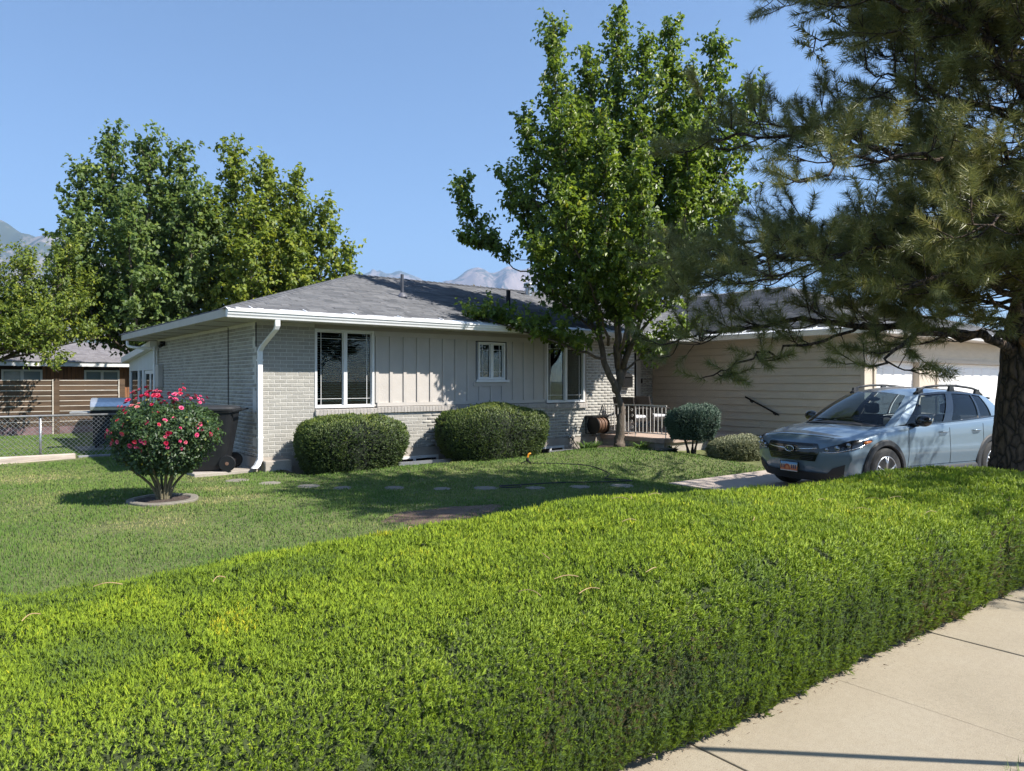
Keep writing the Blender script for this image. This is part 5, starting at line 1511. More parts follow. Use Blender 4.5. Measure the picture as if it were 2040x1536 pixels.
# ---------------- rose bush
def rose():
    rng = np.random.default_rng(41)
    x, y = ROSE; z = float(lawn_z(x, y))
    t = empty('rose_bush', (x, y, z), 'rose bush full of pink and red blossoms in a concrete ring', 'rose bush')
    m = MB()
    tips = []
    for k in range(11):
        az = k*.571+rng.normal(0,.15); r = rng.uniform(.24,.46); h = rng.uniform(.5,.75)
        d = np.array([math.cos(az), math.sin(az), 0])
        P = smooth_line([np.array([x,y,z-.02])+d*.05, np.array([x,y,z+.22])+d*r*.35, np.array([x,y,z+h])+d*r, np.array([x,y,z+h+.4])+d*r*1.25], 4)
        m.tube(P, np.linspace(.022,.007,len(P)), 7); tips.append(P[-1])
    m.build('stem', plain('rose_cane', (.16,.14,.085), .8, .3, 20, .4, 60), t, smooth=True)
    # crown: bowl-shaped, flat-topped
    C = np.array([x, y, z+.86])
    n = 10500
    hz_ = rng.uniform(0, 1, n)**.85
    az = rng.uniform(0, 6.283, n)
    edge = np.interp(hz_, [0,.15,.4,.7,.9,1], [.30,.45,.59,.66,.62,.46])
    q2 = np.stack([np.cos(az)*2, np.sin(az)*2, hz_*3], 1)
    edge = edge*(1+.20*vnoise(q2+3, 1.3, 95)+.10*vnoise(q2*2.3, 1.4, 96))
    rr = rng.random(n)**.40
    top = 1+.16*vnoise(np.stack([np.cos(az)*rr*3, np.sin(az)*rr*3, 0*az], 1)+7, 1.2, 98)
    P = np.stack([x+edge*rr*np.cos(az), y+edge*rr*np.sin(az), z+.35+.89*hz_*top*(1-.16*rr**3*(hz_ > .6))], 1)
    d = nrm(np.stack([np.cos(az)*rr, np.sin(az)*rr, (hz_-.35)*1.2], 1)); sc = np.array([.74,.74,.52])
    LN = nrm(d+np.array([0,0,.9])+rand_unit(n, rng)*.7)
    V, F, A = leaves(P, nrm(rand_unit(n, rng)+d*.4+np.array([0,0,-.15])), LN, rng.uniform(.035,.062,n), rng.uniform(.025,.04,n), np.clip(rng.normal(.42,.2,n),0,1))
    rl = leafy('rose_leaf', [(0,(.022,.045,.018)),(.5,(.045,.085,.028)),(.85,(.085,.14,.035)),(1,(.22,.22,.03))], (.13,.2,.04), .25, .45, spec=.4, nmix=.4)
    np_mesh('foliage', V, F, rl, t, attrs={'rnd': A, 'nrm': np.repeat(nrm(d+np.array([0,0,.35])), 4, 0)}, kind='stuff')
    cols = [plain('crimson_petal', (.50,.012,.055), .55, .25, 40), plain('pink_petal', (.62,.06,.17), .55, .3, 40), plain('pale_pink_petal', (.62,.11,.17), .6, .3, 40), plain('faded_petal', (.58,.17,.17), .7, .3, 40)]
    def blossom_mesh(seed, cl):
        r = np.random.default_rng(seed); mb = MB()
        for ring, (np_, rad, tilt) in enumerate(((6,.040,.25),(5,.028,.75),(4,.016,1.2))):
            for q in range(np_):
                a = q*6.283/np_+ring*.5+r.normal(0,.1); ca, sa = math.cos(a), math.sin(a)
                s = np.array([-sa, ca, 0]); o = np.array([ca*math.cos(tilt), sa*math.cos(tilt), math.sin(tilt)])
                w = rad*.62; p0 = np.array([0,0,.003*ring])
                mb.add([p0, p0+o*rad*.6-s*w, p0+o*rad*1.05-s*w*.55, p0+o*rad*1.05+s*w*.55, p0+o*rad*.6+s*w], [(0,1,2,3,4)])
        me = bpy.data.meshes.new('blossom'); me.from_pydata([tuple(v) for v in mb.v], [], mb.f); me.materials.append(cols[cl]); return me
    meshes = [blossom_mesh(i, i % 4) for i in range(8)]
    for k in range(150):
        # mostly in clusters over the top
        if k < 88:
            c = k//4; r2 = np.random.default_rng(500+c)
            a = r2.uniform(0, 6.283); q = r2.uniform(.15,.98)**.6
            b = C+np.array([math.cos(a)*.60*q, math.sin(a)*.60*q, .49*math.sqrt(max(0.02,1-q*q*.55))+.03+.05*math.sin(5*a)])
            p = b+rng.normal(0,.042,3); out = np.array([math.cos(a)*q, math.sin(a)*q, .8]); ci = [0,1,0,2,3,1][c % 6]
        else:
            dd = nrm((np.array([-FW[0],-FW[1],0])*.7+rand_unit(1, rng)[0])[None])[0]; dd[2] *= .6
            p = C+dd*sc*.90; out = dd; ci = int(rng.integers(0,3))
        o = bpy.data.objects.new('blossom', meshes[ci+4*int(rng.random() < .5)])
        o.location = p; o.rotation_euler = Vector(out+rng.normal(0,.25,3)).to_track_quat('Z','Y').to_euler()
        s = rng.uniform(.45,.80); o.scale = (s,s,s)
        COL.objects.link(o); set_parent(o, t)
    # concrete ring
    r = MB(); G = []
    for th in np.linspace(0, 2*math.pi, 41):
        rw = .37+.01*math.sin(5*th)
        zz = float(lawn_z(x+.37*math.cos(th), y+.37*math.sin(th)))
        G.append([(x+(rw+a)*math.cos(th), y+(rw+a)*math.sin(th), zz+b) for a, b in ((.05,-.05),(.05,.018),(.04,.03),(-.04,.03),(-.05,.018),(-.05,-.05))])
    r.grid(G)
    o = r.build('edging_ring', MT['stone'], smooth=False)
    tag(o, 'round concrete edging ring in the lawn around the rose bush', 'edging ring')
    MB().lathe([(.01,z+.022),(.32,z+.012),(.34,z-.04)], (x,y,0), n=28).build('soil_disc', MT['mulch'], o)
rose()
# ------------------------------------------------------------------ yard things
def trash_bin():
    t = empty('trash_bin', (-.52,.30,.095), 'tall black wheeled trash bin against the side wall of the house', 'trash bin')
    R = Matrix.Rotation(math.radians(-28), 4, 'Z'); T = Matrix.Translation((-.64,.30,.095))
    X = lambda p: T @ R @ Vector(p)
    # local: +x towards handle/wheels, y width
    m = MB()
    sec = [(.02,.27,.25,-.06),(.10,.30,.265,-.05),(.55,.35,.30,-.02),(.80,.375,.315,.0),(.98,.39,.33,.0),(.985,.41,.35,.0),(1.02,.415,.355,0)]
    G = []
    for z, a, b, ox in sec:
        ring = []
        for k in range(33):
            th = 2*math.pi*k/32; c, s = math.cos(th), math.sin(th)
            ring.append((ox+a*math.copysign(abs(c)**.35, c), b*math.copysign(abs(s)**.35, s), z))
        G.append(ring)
    m.grid(G); m.poly([p for p in G[0][:-1]][::-1])
    m.build('body', MT['plastic'], t, smooth=False, xf=X)
    # molded rib across the flank and lift bar
    m = MB().box(-.30,.24,-.322,-.302,.66,.70).box(-.30,.24,.302,.322,.66,.70)
    m.build('side_rib', MT['plastic'], t, xf=X, bevel=.006)
    G = []
    for z, a, b in ((1.021,.425,.365),(1.05,.43,.37),(1.075,.41,.35),(1.095,.31,.26),(1.10,.02,.02)):
        G.append([(a*math.copysign(abs(math.cos(q))**.4, math.cos(q)), b*math.copysign(abs(math.sin(q))**.4, math.sin(q)), z) for q in np.linspace(0, 2*math.pi, 33)])
    MB().grid(G).build('lid', plain('bin_lid', (.03,.031,.034), .5, .15, 8), t, smooth=False, xf=X)
    MB().tube([(.38,-.30,1.0),(.51,-.29,1.03),(.51,.29,1.03),(.38,.30,1.0)], .017, 8).build('handle', MT['plastic'], t, xf=X)
    for sy in (-1, 1):
        w = MB().lathe([(.02,sy*.30-.03),(.125,sy*.30-.03),(.135,sy*.30-.015),(.135,sy*.30+.015),(.125,sy*.30+.03),(.02,sy*.30+.03)], (.29,0,.135), axis='y', n=24).build('wheel', MT['plastic'], t, xf=X)
        MB().lathe([(.03,sy*.30-.035),(.03,sy*.30+.035)], (.29,0,.135), axis='y', n=14).build('hub', plain('hub_brown', (.16,.09,.06), .6), w, xf=X)
    MB().tube([(.29,-.33,.135),(.29,.33,.135)], .012, 8).build('axle', MT['galv'], t, xf=X)
trash_bin()

# chain-link fence from the side wall
def chain_link():
    yf, h = 4.40, .86
    t = empty('chain_link_fence', (-4,yf,.05), 'low chain-link fence with galvanised top rail beside the house', 'fence')
    z = lambda x: .06
    MB().tube([(-14,yf,z(0)+h),(-.35,yf,z(0)+h)], .021, 10).build('top_rail', MT['galv'], t, smooth=True)
    for x in (-.38,-2.75,-5.15,-7.6,-10.0,-12.4):
        MB().tube([(x,yf+.035,-.1),(x,yf+.035,z(x)+h+.02)], .025, 10).build('post', MT['galv'], t, smooth=True)
    # woven wires, zig-zag pairs sharing each knuckle
    m = MB(); p = .088; x0, x1, z0, z1 = -9.9, -.38, .05, h+.045
    for k in range(int((x1-x0+(z1-z0))/p)+1):
        c = x0-(z1-z0)+k*p
        for sg in (1,-1):
            a = max(c, x0); b_ = min(c+(z1-z0), x1)
            if b_-a < .03: continue
            za, zb_ = (z0+(a-c), z0+(b_-c)) if sg > 0 else (z1-(a-c), z1-(b_-c))
            m.tube([(a, yf+.004*sg, za), (b_, yf+.004*sg, zb_)], .0026, 4, caps=False)
    m.build('wire_mesh', MT['galv'], t, kind='stuff')
chain_link()
# timber edging at the foot of the fence
tag(MB().box(-8.5,-2.2,4.05,4.22,.0,.17).build('edging_timber', plain('bleached_timber', (.50,.42,.36), .85, .25, 8, .4, 40, stretch=(.3,2,2)), bevel=.012), 'bleached edging timber lying at the foot of the chain-link fence', 'timber')
tag(MB().box(-2.15,-.9,4.08,4.2,.0,.12).build('edging_timber', plain('grey_timber', (.20,.20,.21), .85, .25, 8), bevel=.012), 'grey edging timber at the fence behind the rose bush', 'timber')

# horizontal slat fence across the back
def slat_fence():
    yf = 12.7
    t = empty('slat_fence', (-3,yf,0), 'dark horizontal slat fence with sunlit gaps painted pale across the back yard', 'fence')
    posts = [-13.2,-10.8,-8.4,-6.0,-3.95,-1.62,.12]
    for px_ in posts:
        MB().box(px_-.075,px_+.075,yf-.05,yf+.05,-.3,1.68).build('post', MT['wood_dark'], t, bevel=.006)
        MB().box(px_-.105,px_-.077,yf-.052,yf-.02,-.2,1.66).build('sunlit_post_strip', MT['sunlit_gap'], t)
    for a, b in zip(posts[:-1], posts[1:]):
        for k in range(9):
            z0 = .28+k*.152
            y0 = yf-.005+random.uniform(-.006,.006)
            MB().hexa([(a+.08,y0-.012,z0),(b-.11,y0-.012,z0+random.uniform(-.004,.004)),(b-.11,y0+.012,z0),(a+.08,y0+.012,z0)],
                      [(a+.08,y0-.012,z0+.128),(b-.11,y0-.012,z0+.128),(b-.11,y0+.012,z0+.128),(a+.08,y0+.012,z0+.128)]).build('slat', MT['wood_dark'], t)
            MB().box(a+.08,b-.11,y0-.014,y0+.006,z0+.129,z0+.147).build('sunlit_gap_strip', MT['sunlit_gap'], t)  # pale strip stands in for sunlight showing between the slats
        # low retaining boards at the foot
        MB().box(a+.08,b-.11,yf-.03,yf+.02,-.1,.27).build('base_board', plain('base_board', (.16,.10,.10), .9, .4, 6), t)
slat_fence()

# gas grill behind the fence
def grill():
    x, y = -1.15, 6.6
    t = empty('gas_grill', (x,y,.07), 'gas grill with silver lid and black cabinet on a small slab', 'grill')
    X = lambda p: Matrix.Translation((x,y,.07)) @ Matrix.Rotation(math.radians(-15),4,'Z') @ Vector(p)
    MB().box(-.36,.36,-.24,.24,.08,.72).build('cabinet', MT['black_metal'], t, xf=X, bevel=.015)
    MB().box(-.40,.40,-.27,.27,.721,.86).build('firebox', MT['black_metal'], t, xf=X, bevel=.02)
    pr = [(-.30,.861),(-.31,.95),(-.27,1.06),(-.14,1.14),(.05,1.15),(.2,1.08),(.27,.95),(.27,.861)]
    MB().prism([(-.41,a,b) for a, b in pr], (.82,0,0)).build('hood', plain('silver_hood', (.55,.57,.59), .3, .1, 8, metal=.7), t, xf=X, bevel=.015)
    MB().tube([(-.3,-.345,.95),(.3,-.345,.95)], .015, 8).build('handle', MT['galv'], t, xf=X)
    for sx in (-1, 1):
        MB().box(sx*.62-.2,sx*.62+.2,-.24,.2,.80,.84).build('side_shelf', plain('grey_shelf', (.3,.31,.32), .5), t, xf=X)
        for yy in (-.2,.2): MB().lathe([(.04,sx*.3-.02),(.06,sx*.3),(.04,sx*.3+.02)], (0,yy,.06), axis='x', n=14).build('caster', MT['black_metal'], t, xf=X)
    tag(MB().box(x-.7,x+.8,y-.55,y+.5,-.05,.075).build('paver_slab', MT['stone'], bevel=.01), 'grey concrete paver slab under the gas grill', 'paver')
grill()

# neighbouring house
def neighbour():
    t = empty('neighbour_house', (-4,24,-.5), 'low brown timber house with grey roof behind the slat fence', 'house')
    y0, zE, x0, x1 = 20.6, 2.20, -14, 9
    MB().box(x0,x1,y0+.05,y0+8,-.8,zE).build('wall', plain('dark_sheathing', (.05,.03,.02), .9), t)
    x = x0; wins = ((-2.55,-1.25),(.15,1.4),(-7.2,-5.8))
    while x < x1:
        if not any(a-.06 < x+.07 and x+.07 < b+.06 for a, b in wins):
            MB().box(x,x+.128,y0,y0+.045,-.8,zE-.02).build('siding_board', MT['cedar'], t)
        else:
            MB().box(x,x+.128,y0,y0+.045,-.8,1.10).build('siding_board', MT['cedar'], t)
        x += .14
    for a, b in wins:
        w = MB().box(a,a+.07,y0-.02,y0+.048,1.15,2.05).box(b-.07,b,y0-.02,y0+.048,1.15,2.05).box(a+.07,b-.07,y0-.02,y0+.048,1.98,2.05).box(a+.07,b-.07,y0-.02,y0+.048,1.15,1.22).box((a+b)/2-.05,(a+b)/2+.05,y0-.018,y0+.047,1.22,1.98).build('window', MT['white'], t)
        MB().box(a+.07,b-.07,y0+.02,y0+.03,1.22,1.98).build('pane', plain('reflecting_pane', (.22,.27,.29), .08, .05, 3), w)
    MB().box(x0-.6,x1+.6,y0-.66,y0-.62,zE-.02,zE+.16).build('fascia', MT['white'], t)
    MB().box(x0-.6,x1+.6,y0-.62,y0+.05,zE-.01,zE+.02).build('soffit', MT['dark_door'], t)
    ridge = zE+.15+4.6*.21
    pl = ((x0-.6,y0-.7,zE+.15),(x1+.6,y0-.7,zE+.15),(x1+.6,y0+3.9,ridge),(x0-.6,y0+3.9,ridge))
    V, F, A = shingle_plane(*pl, 'shingles', 400)
    r = MB().poly(pl).poly([(x0-.6,y0+3.9,ridge),(x1+.6,y0+3.9,ridge),(x1+.6,y0+8.5,zE+.15),(x0-.6,y0+8.5,zE+.15)]).build('roof', MT['deck'], t)
    np_mesh('shingles', np.array(V), np.array(F), attr_mat('neighbour_shingle', [(0,(.13,.12,.13)),(1,(.21,.20,.21))], .95), r, attrs={'rnd': A}, kind='stuff')
neighbour()

# sprinkler and hose on the lawn
def sprinkler():
    x, y = 4.15, -2.3; z = float(lawn_z(x, y))+.02
    t = empty('lawn_sprinkler', (x,y,z), 'small black sprinkler with orange head standing in the lawn', 'sprinkler')
    for a in (0.3, 2.4, 4.5): MB().tube([(x,y,z+.05),(x+.12*math.cos(a),y+.12*math.sin(a),z)], .009, 6).build('foot', MT['black_metal'], t)
    MB().lathe([(.025,z+.03),(.028,z+.07),(.018,z+.10)], (x,y,0), n=12).build('body', MT['black_metal'], t)
    MB().tube(smooth_line([(x,y,z+.10),(x+.01,y,z+.14),(x+.03,y-.01,z+.17),(x+.06,y-.02,z+.175)],4), .017, 8).build('nozzle', MT['orange'], t, smooth=True)
    pts = [(4.2,-2.32),(4.55,-2.75),(4.75,-3.3),(4.6,-3.9),(4.2,-4.3),(3.9,-4.55),(4.1,-4.9),(3.7,-4.75),(3.2,-4.35),(2.7,-4.1),(2.3,-3.95),(2.25,-4.1),(2.45,-4.2),(2.55,-4.05),(2.3,-3.9)]
    P = smooth_line([(a, b, float(lawn_z(a, b))+.022) for a, b in pts], 6)
    tag(MB().tube(P, .009, 7).build('garden_hose', MT['hose'], smooth=True), 'black garden hose winding over the lawn from the sprinkler', 'hose')
sprinkler()

# weeds in the joints and litter along the foot of the hedge
rngl = np.random.default_rng(91)
P_, D_, L_, W_, R_ = [], [], [], [], []
for jx in [x0+k*1.185 for k in range(4,12)]:
    for q in range(5):
        yy = rngl.uniform(-11.5,-10.6)
        n_ = rngl.integers(6,16)
        P_.append(np.stack([jx+rngl.normal(0,.004,n_), yy+rngl.normal(0,.02,n_), 0*np.zeros(n_)-.004], 1))
        D_.append(nrm(rngl.normal(0,.5,(n_,3))+np.array([0,0,1.]))); L_.append(rngl.uniform(.008,.028,n_)); W_.append(np.full(n_,.004)); R_.append(rngl.uniform(.1,.7,n_))
P_, D_, L_, W_, R_ = map(np.concatenate, (P_, D_, L_, W_, R_))
V, F, A = blades(P_, D_, L_, W_, rngl, R_)
o = np_mesh('joint_weeds', V, F, gm, attrs={'rnd': A, 'nrm': np.tile((0,0,1.0),(len(V),1))})
tag(o, 'small weeds sprouting in the joints of the sidewalk', 'weeds', kind='stuff')
n_ = 260
lx_ = rngl.uniform(-2.6,4.2,n_); ly_ = -10.56-np.abs(rngl.normal(0,.05,n_))-.01
V, F, A = blades(np.stack([lx_, ly_, np.full(n_,.006)],1), nrm(np.stack([rngl.normal(0,1,n_), rngl.normal(0,1,n_), rngl.normal(0,.08,n_)],1)), rngl.uniform(.008,.03,n_), rngl.uniform(.002,.006,n_), rngl, rngl.random(n_))
o = np_mesh('hedge_litter', V, F, attr_mat('dry_litter', [(0,(.05,.032,.02)),(1,(.16,.10,.055))]), attrs={'rnd': A})
tag(o, 'dry brown litter along the foot of the hedge on the sidewalk', 'litter', kind='stuff')

# unseen pole and guy wire, added to cast the thin shadow on the sidewalk
up = empty('added_pole', (-6.6,-14.2,-.1), 'unseen wooden pole with a guy wire, added to cast the sidewalk shadow', 'pole')
up.location = (-5.62,-10.47,-.1)
up['label'] = 'unseen wooden pole in the hedge, added with its guy wire for the sidewalk shadow'
MB().lathe([(.15,-.3),(.14,4),(.11,11.2)], (-5.62,-10.47,0), n=16).build('post', MT['bark'], up, smooth=True)
ga, gb = np.array([.374,-12.543,-.05]), np.array([-5.57,-10.57,10.5])
MB().tube([tuple(ga), tuple(gb)], .006, 6).build('added_guy_wire', MT['galv'], up)
u_ = (gb-ga)/np.linalg.norm(gb-ga)
MB().tube([tuple(ga+u_*.05), tuple(ga+u_*2.3)], .019, 10).build('shadow_guard', plain('grey_guard', (.35,.36,.36), .5), up)
MB().tube([(-20,15.5,3.9),(-6,15.2,3.65),(4,15.6,3.9)], .01, 5).build('service_wire', MT['black_metal'], up)
# ------------------------------------------------------------------ parked car
def car():
    t = empty('parked_car', (9.0,-6.4,-.12), 'blue-grey crossover car with black roof rails parked on the driveway', 'car')
    fx, fy = -.984, .178
    bx, by = -fx, -fy                     # backwards
    lx, ly = -fy, fx                      # driver's side, towards the street
    O = np.array([6.06, -6.39, -.118]); SCL = 1.05    # middle of the front bumper at ground
    def X(p): return (O[0]+SCL*(bx*p[0]+lx*p[1]), O[1]+SCL*(by*p[0]+ly*p[1]), O[2]+SCL*p[2])
    paint, nt, N, L, B = new_mat('blue_grey_paint')
    B.inputs['Base Color'].default_value = (.15,.205,.255,1); B.inputs['Metallic'].default_value = .25; B.inputs['Roughness'].default_value = .32
    B.inputs['Coat Weight'].default_value = 1; B.inputs['Coat Roughness'].default_value = .03
    nz = noise_node(nt, 900, 2); bp = N.new('ShaderNodeBump'); bp.inputs['Strength'].default_value = .015; L.new(nz.outputs['Fac'], bp.inputs['Height']); L.new(bp.outputs[0], B.inputs['Normal'])
    clad = plain('black_cladding', (.022,.023,.025), .6, .15, 20, .2, 200)
    gloss = plain('gloss_black', (.008,.008,.009), .12, .1, 5, coat=.5)
    chrome = plain('chrome', (.75,.76,.78), .12, .03, 5, metal=1)
    rubber = plain('tyre_rubber', (.02,.02,.02), .8, .2, 30)
    alloy = plain('alloy', (.45,.46,.48), .3, .1, 10, metal=.8)
    cg = glass_mat('car_glass', (.42,.50,.52)); cgd = glass_mat('dark_car_glass', (.10,.13,.15))
    cab = plain('cabin_fabric', (.035,.035,.038), .85, .2, 20)
    def F(y, z):
        a = abs(y)
        return .26*(a/.86)**2.6 + float(np.interp(z, [.20,.32,.45,.60,.72,.80,.87], [.14,.05,.015,.0,.015,.06,.14]))
    # ---- lower body: rings of (y, z) from bottom centre to top centre, lofted along x
    def ring(zb, w, wsh, wt, zs, zt, zc):
        """zb floor, w max half width, wsh shoulder half width, wt top edge half width, zs shoulder, zt top edge, zc centre"""
        return [(0,zb),(.5*w,zb),(.86*w,zb),(.965*w,zb+.06),(.985*w,.42),(w,.58),(.992*w,.70),(wsh,zs),(wt+.35*(wsh-wt),zt-.012),(wt,zt),(.6*wt,zt+.5*(zc-zt)),(.25*wt,zc-.006),(0,zc)]
    st = [  # x, ring
        (.40, ring(.21,.870,.845,.66,.80,.85,.895)),
        (.62, ring(.20,.885,.862,.68,.85,.905,.950)),
        (.90, ring(.20,.895,.872,.72,.89,.945,.990)),
        (1.15, ring(.20,.892,.872,.75,.92,.97,1.02)),
        (1.35, ring(.20,.890,.868,.76,.935,.985,1.02)),
        (1.70, ring(.20,.885,.862,.78,.945,.985,.99)),
        (2.30, ring(.20,.885,.860,.79,.965,1.00,1.0)),
        (2.90, ring(.20,.887,.862,.79,.985,1.02,1.02)),
        (3.40, ring(.20,.893,.868,.78,1.005,1.045,1.045)),
        (3.80, ring(.21,.893,.862,.75,1.02,1.065,1.065)),
        (4.15, ring(.24,.870,.835,.70,1.02,1.06,1.06)),
        (4.36, ring(.30,.800,.765,.64,.99,1.03,1.03)),
        (4.45, ring(.36,.700,.680,.58,.93,.97,.97))]
    r0 = [(0,.20),(.40,.20),(.66,.215),(.76,.27),(.80,.42),(.815,.58),(.80,.68),(.775,.750),(.72,.805),(.62,.835),(.40,.858),(.16,.866),(0,.867)]
    rings = [[(F(y, z), y, z) for y, z in r0]]
    XS = [.0]+[s[0] for s in st]
    K = len(r0)
    dense_x = np.concatenate([np.linspace(.40,4.45,82)])
    arr = np.array([[(x_, y, z) for y, z in rg] for x_, rg in st])
    # smooth interpolation along x
    xs = [s[0] for s in st]
    def interp(xq):
        return [(xq, np.interp(xq, xs, arr[:,k,1]), np.interp(xq, xs, arr[:,k,2])) for k in range(K)]
    for q in (.25,.5,.75):
        a = rings[0]; b = interp(.40)
        rings.append([tuple((1-q)*np.array(a[k])+q*np.array(b[k])+np.array([0, .012*math.sin(q*3.14)*(1 if k > 1 else 0), 0])) for k in range(K)])
    for xq in dense_x: rings.append(interp(xq))
    # nose cap: collapse ring 0 onto the surface F
    cap = []
    for q in (1,.85,.68,.5,.32,.16,0):
        cap.append([(F(y, .52+(z-.52)*q), y, .52+(z-.52)*q) for y, z in r0])
    allr = cap[::-1]+rings[1:]
    allr[6] = rings[0]
    # refine rings across (Catmull-Rom) for smooth reflections
    fine = [smooth_line(r, 3) for r in allr]
    G = np.array(fine); m, n = G.shape[:2]
    full = np.concatenate([G, (G*np.array([1,-1,1]))[:, ::-1][:, 1:]], axis=1)
    nn = full.shape[1]
    V = full.reshape(-1,3)
    idx = np.arange(m*nn).reshape(m,nn)
    Fq = np.stack([idx[:-1,:-1].ravel(), idx[1:,:-1].ravel(), idx[1:,1:].ravel(), idx[:-1,1:].ravel()], 1)
    cen = V[Fq].mean(1)
    WF, WR, RW = .905, 3.57, .345
    def in_arch(c, r=.41):
        side = (np.abs(c[:,1]) > .60)
        return side & ((np.hypot(c[:,0]-WF, c[:,2]-.345) < r) | (np.hypot(c[:,0]-WR, c[:,2]-.345) < r))
    open_top = (cen[:,2] > .93) & (np.abs(cen[:,1]) < .70) & (cen[:,0] > 1.32) & (cen[:,0] < 4.0)
    Fq = Fq[~in_arch(cen) & ~open_top]
    Vw = np.array([X(p) for p in V])
    np_mesh('body', Vw, Fq, paint, t, smooth=True)
    from mathutils.bvhtree import BVHTree
    bvh = BVHTree.FromPolygons([Vector(v) for v in V], [tuple(int(i) for i in q) for q in Fq])
    def proud(p, off):
        loc, nr, i_, d_ = bvh.find_nearest(Vector(p))
        nr = nr if nr.dot(loc-Vector((1.2,0,.55))) > 0 else -nr
        return np.array(loc+nr*off)
    MB().box(.3,4.3,-.6,.6,.22,.30).build('floor_pan', clad, t, xf=X)
    # ---- patches laid on the nose
    def nose(yz, off, name, mat, nu=10, nv=5, parent=None):
        """bilinear patch on the nose: yz = (y,z) corners ll, lr, ur, ul"""
        c = [np.array(p) for p in yz]; g = []
        for j in range(nv+1):
            row = []
            for i in range(nu+1):
                u, v = i/nu, j/nv
                q = c[0]*(1-u)*(1-v)+c[1]*u*(1-v)+c[2]*u*v+c[3]*(1-u)*v
                row.append((F(q[0], q[1])-off, q[0], q[1]))
            g.append(row)
        return MB().grid(g).build(name, mat, parent or t, smooth=True, xf=X)
    gr = nose(((-.40,.495),(.40,.495),(.47,.665),(-.47,.665)), .010, 'grille', gloss)
    nose(((-.47,.667),(.47,.667),(.42,.750),(-.42,.750)), .010, 'grille_top', gloss, parent=gr)
    for zz in (.515,.540,.565,.590,.615,.715,.735):
        w = .40+.06*min(1,(zz-.535)/.13) if zz < .667 else .46-.06*(zz-.667)/.058
        MB().tube([(F(y, zz)-.014, y, zz) for y in np.linspace(-w+.03, w-.03, 17)], .0045, 5).build('grille_bar', clad, gr, xf=X)
    for s in (-1,1):
        MB().tube([(F(s*y, z)-.018, s*y, z) for y, z in ((.085,.655),(.2,.662),(.33,.672),(.435,.688))], [.012,.011,.010,.006], 8).build('chrome_wing', chrome, gr, xf=X, smooth=True)
    # oval emblem with stars
    el = [( -.026, .078*math.cos(a), .655+.042*math.sin(a)) for a in np.linspace(0, 6.283, 33)]
    em = MB().tube(el, .0065, 6, caps=False).build('emblem', chrome, gr, xf=X, smooth=True)
    MB().poly([(-.021,.074*math.cos(a),.655+.039*math.sin(a)) for a in np.linspace(0,6.283,24,endpoint=False)]).build('emblem_field', plain('emblem_blue',(.02,.03,.08),.2), gr, xf=X)
    for sy, sz, sr in ((-.030,.662,.019),(.012,.674,.009),(.042,.668,.009),(.012,.650,.009),(.040,.645,.009),(-.008,.636,.008)):
        pts = []
        for k in range(10):
            a = math.pi/2+k*math.pi/5; r = sr if k % 2 == 0 else sr*.42
            pts.append((-.028, sy+r*math.cos(a), sz+r*math.sin(a)))
        MB().poly(pts).build('emblem_star', chrome, gr, xf=X)
    # bumper cladding, lower intake, fog pockets
    nose(((-.70,.205),(.70,.205),(.74,.335),(-.74,.335)), .012, 'bumper_cladding', clad, 16)
    nose(((-.40,.336),(.40,.336),(.45,.43),(-.45,.43)), .011, 'lower_intake', gloss, 12) if False else None
    for s in (-1,1):
        c = [(.52,.31),(.74,.33),(.775,.475),(.62,.41)]
        if s < 0: c = [(-c[1][0],c[1][1]),(-c[0][0],c[0][1]),(-c[3][0],c[3][1]),(-c[2][0],c[2][1])]
        nose(c, .014, 'fog_pocket', clad, 6, 4)
    # number plate: blue sky, red arch
    pl, nt2, N2, L2, B2 = new_mat('number_plate')
    tc = N2.new('ShaderNodeTexCoord'); sp = N2.new('ShaderNodeSeparateXYZ'); L2.new(tc.outputs['Generated'], sp.inputs[0])
    rp = ramp_node(nt2, [(0,(.75,.74,.70)),(.16,(.62,.15,.06)),(.50,(.70,.28,.12)),(.72,(.62,.55,.5)),(.80,(.22,.42,.66)),(1,(.20,.38,.62))]); rp.color_ramp.interpolation = 'LINEAR'
    L2.new(sp.outputs['Z'], rp.inputs[0]); L2.new(rp.outputs[0], B2.inputs['Base Color']); B2.inputs['Roughness'].default_value = .35
    fr = MB().box(-.034,-.018,-.168,.168,.312,.468).build('plate_frame', gloss, t, xf=X, bevel=.004)
    MB().box(-.039,-.0345,-.152,.152,.326,.458).build('number_plate', pl, fr, xf=X)
    arch = MB()
    for s, dy in ((1,-.03),):
        pa = [(dy-.05,.345),(dy-.045,.40),(dy-.02,.428),(dy+.025,.425),(dy+.05,.39),(dy+.055,.345),(dy+.035,.345),(dy+.03,.38),(dy+.01,.40),(dy-.012,.398),(dy-.026,.38),(dy-.03,.345)]
        arch.poly([(-.0402,y,z) for y, z in pa])
    arch.build('plate_arch', plain('plate_red',(.50,.09,.03),.5), fr, xf=X)
    # characters on the plate are not legible in the photograph: dark strokes of their size
    for k, yy in enumerate((-.125,-.085,.055,.09,.125)):
        MB().box(-.0412,-.0404,yy-.010,yy+.010,.365,.420).build('plate_stroke', plain('plate_ink',(.06,.06,.12),.5), fr, xf=X)
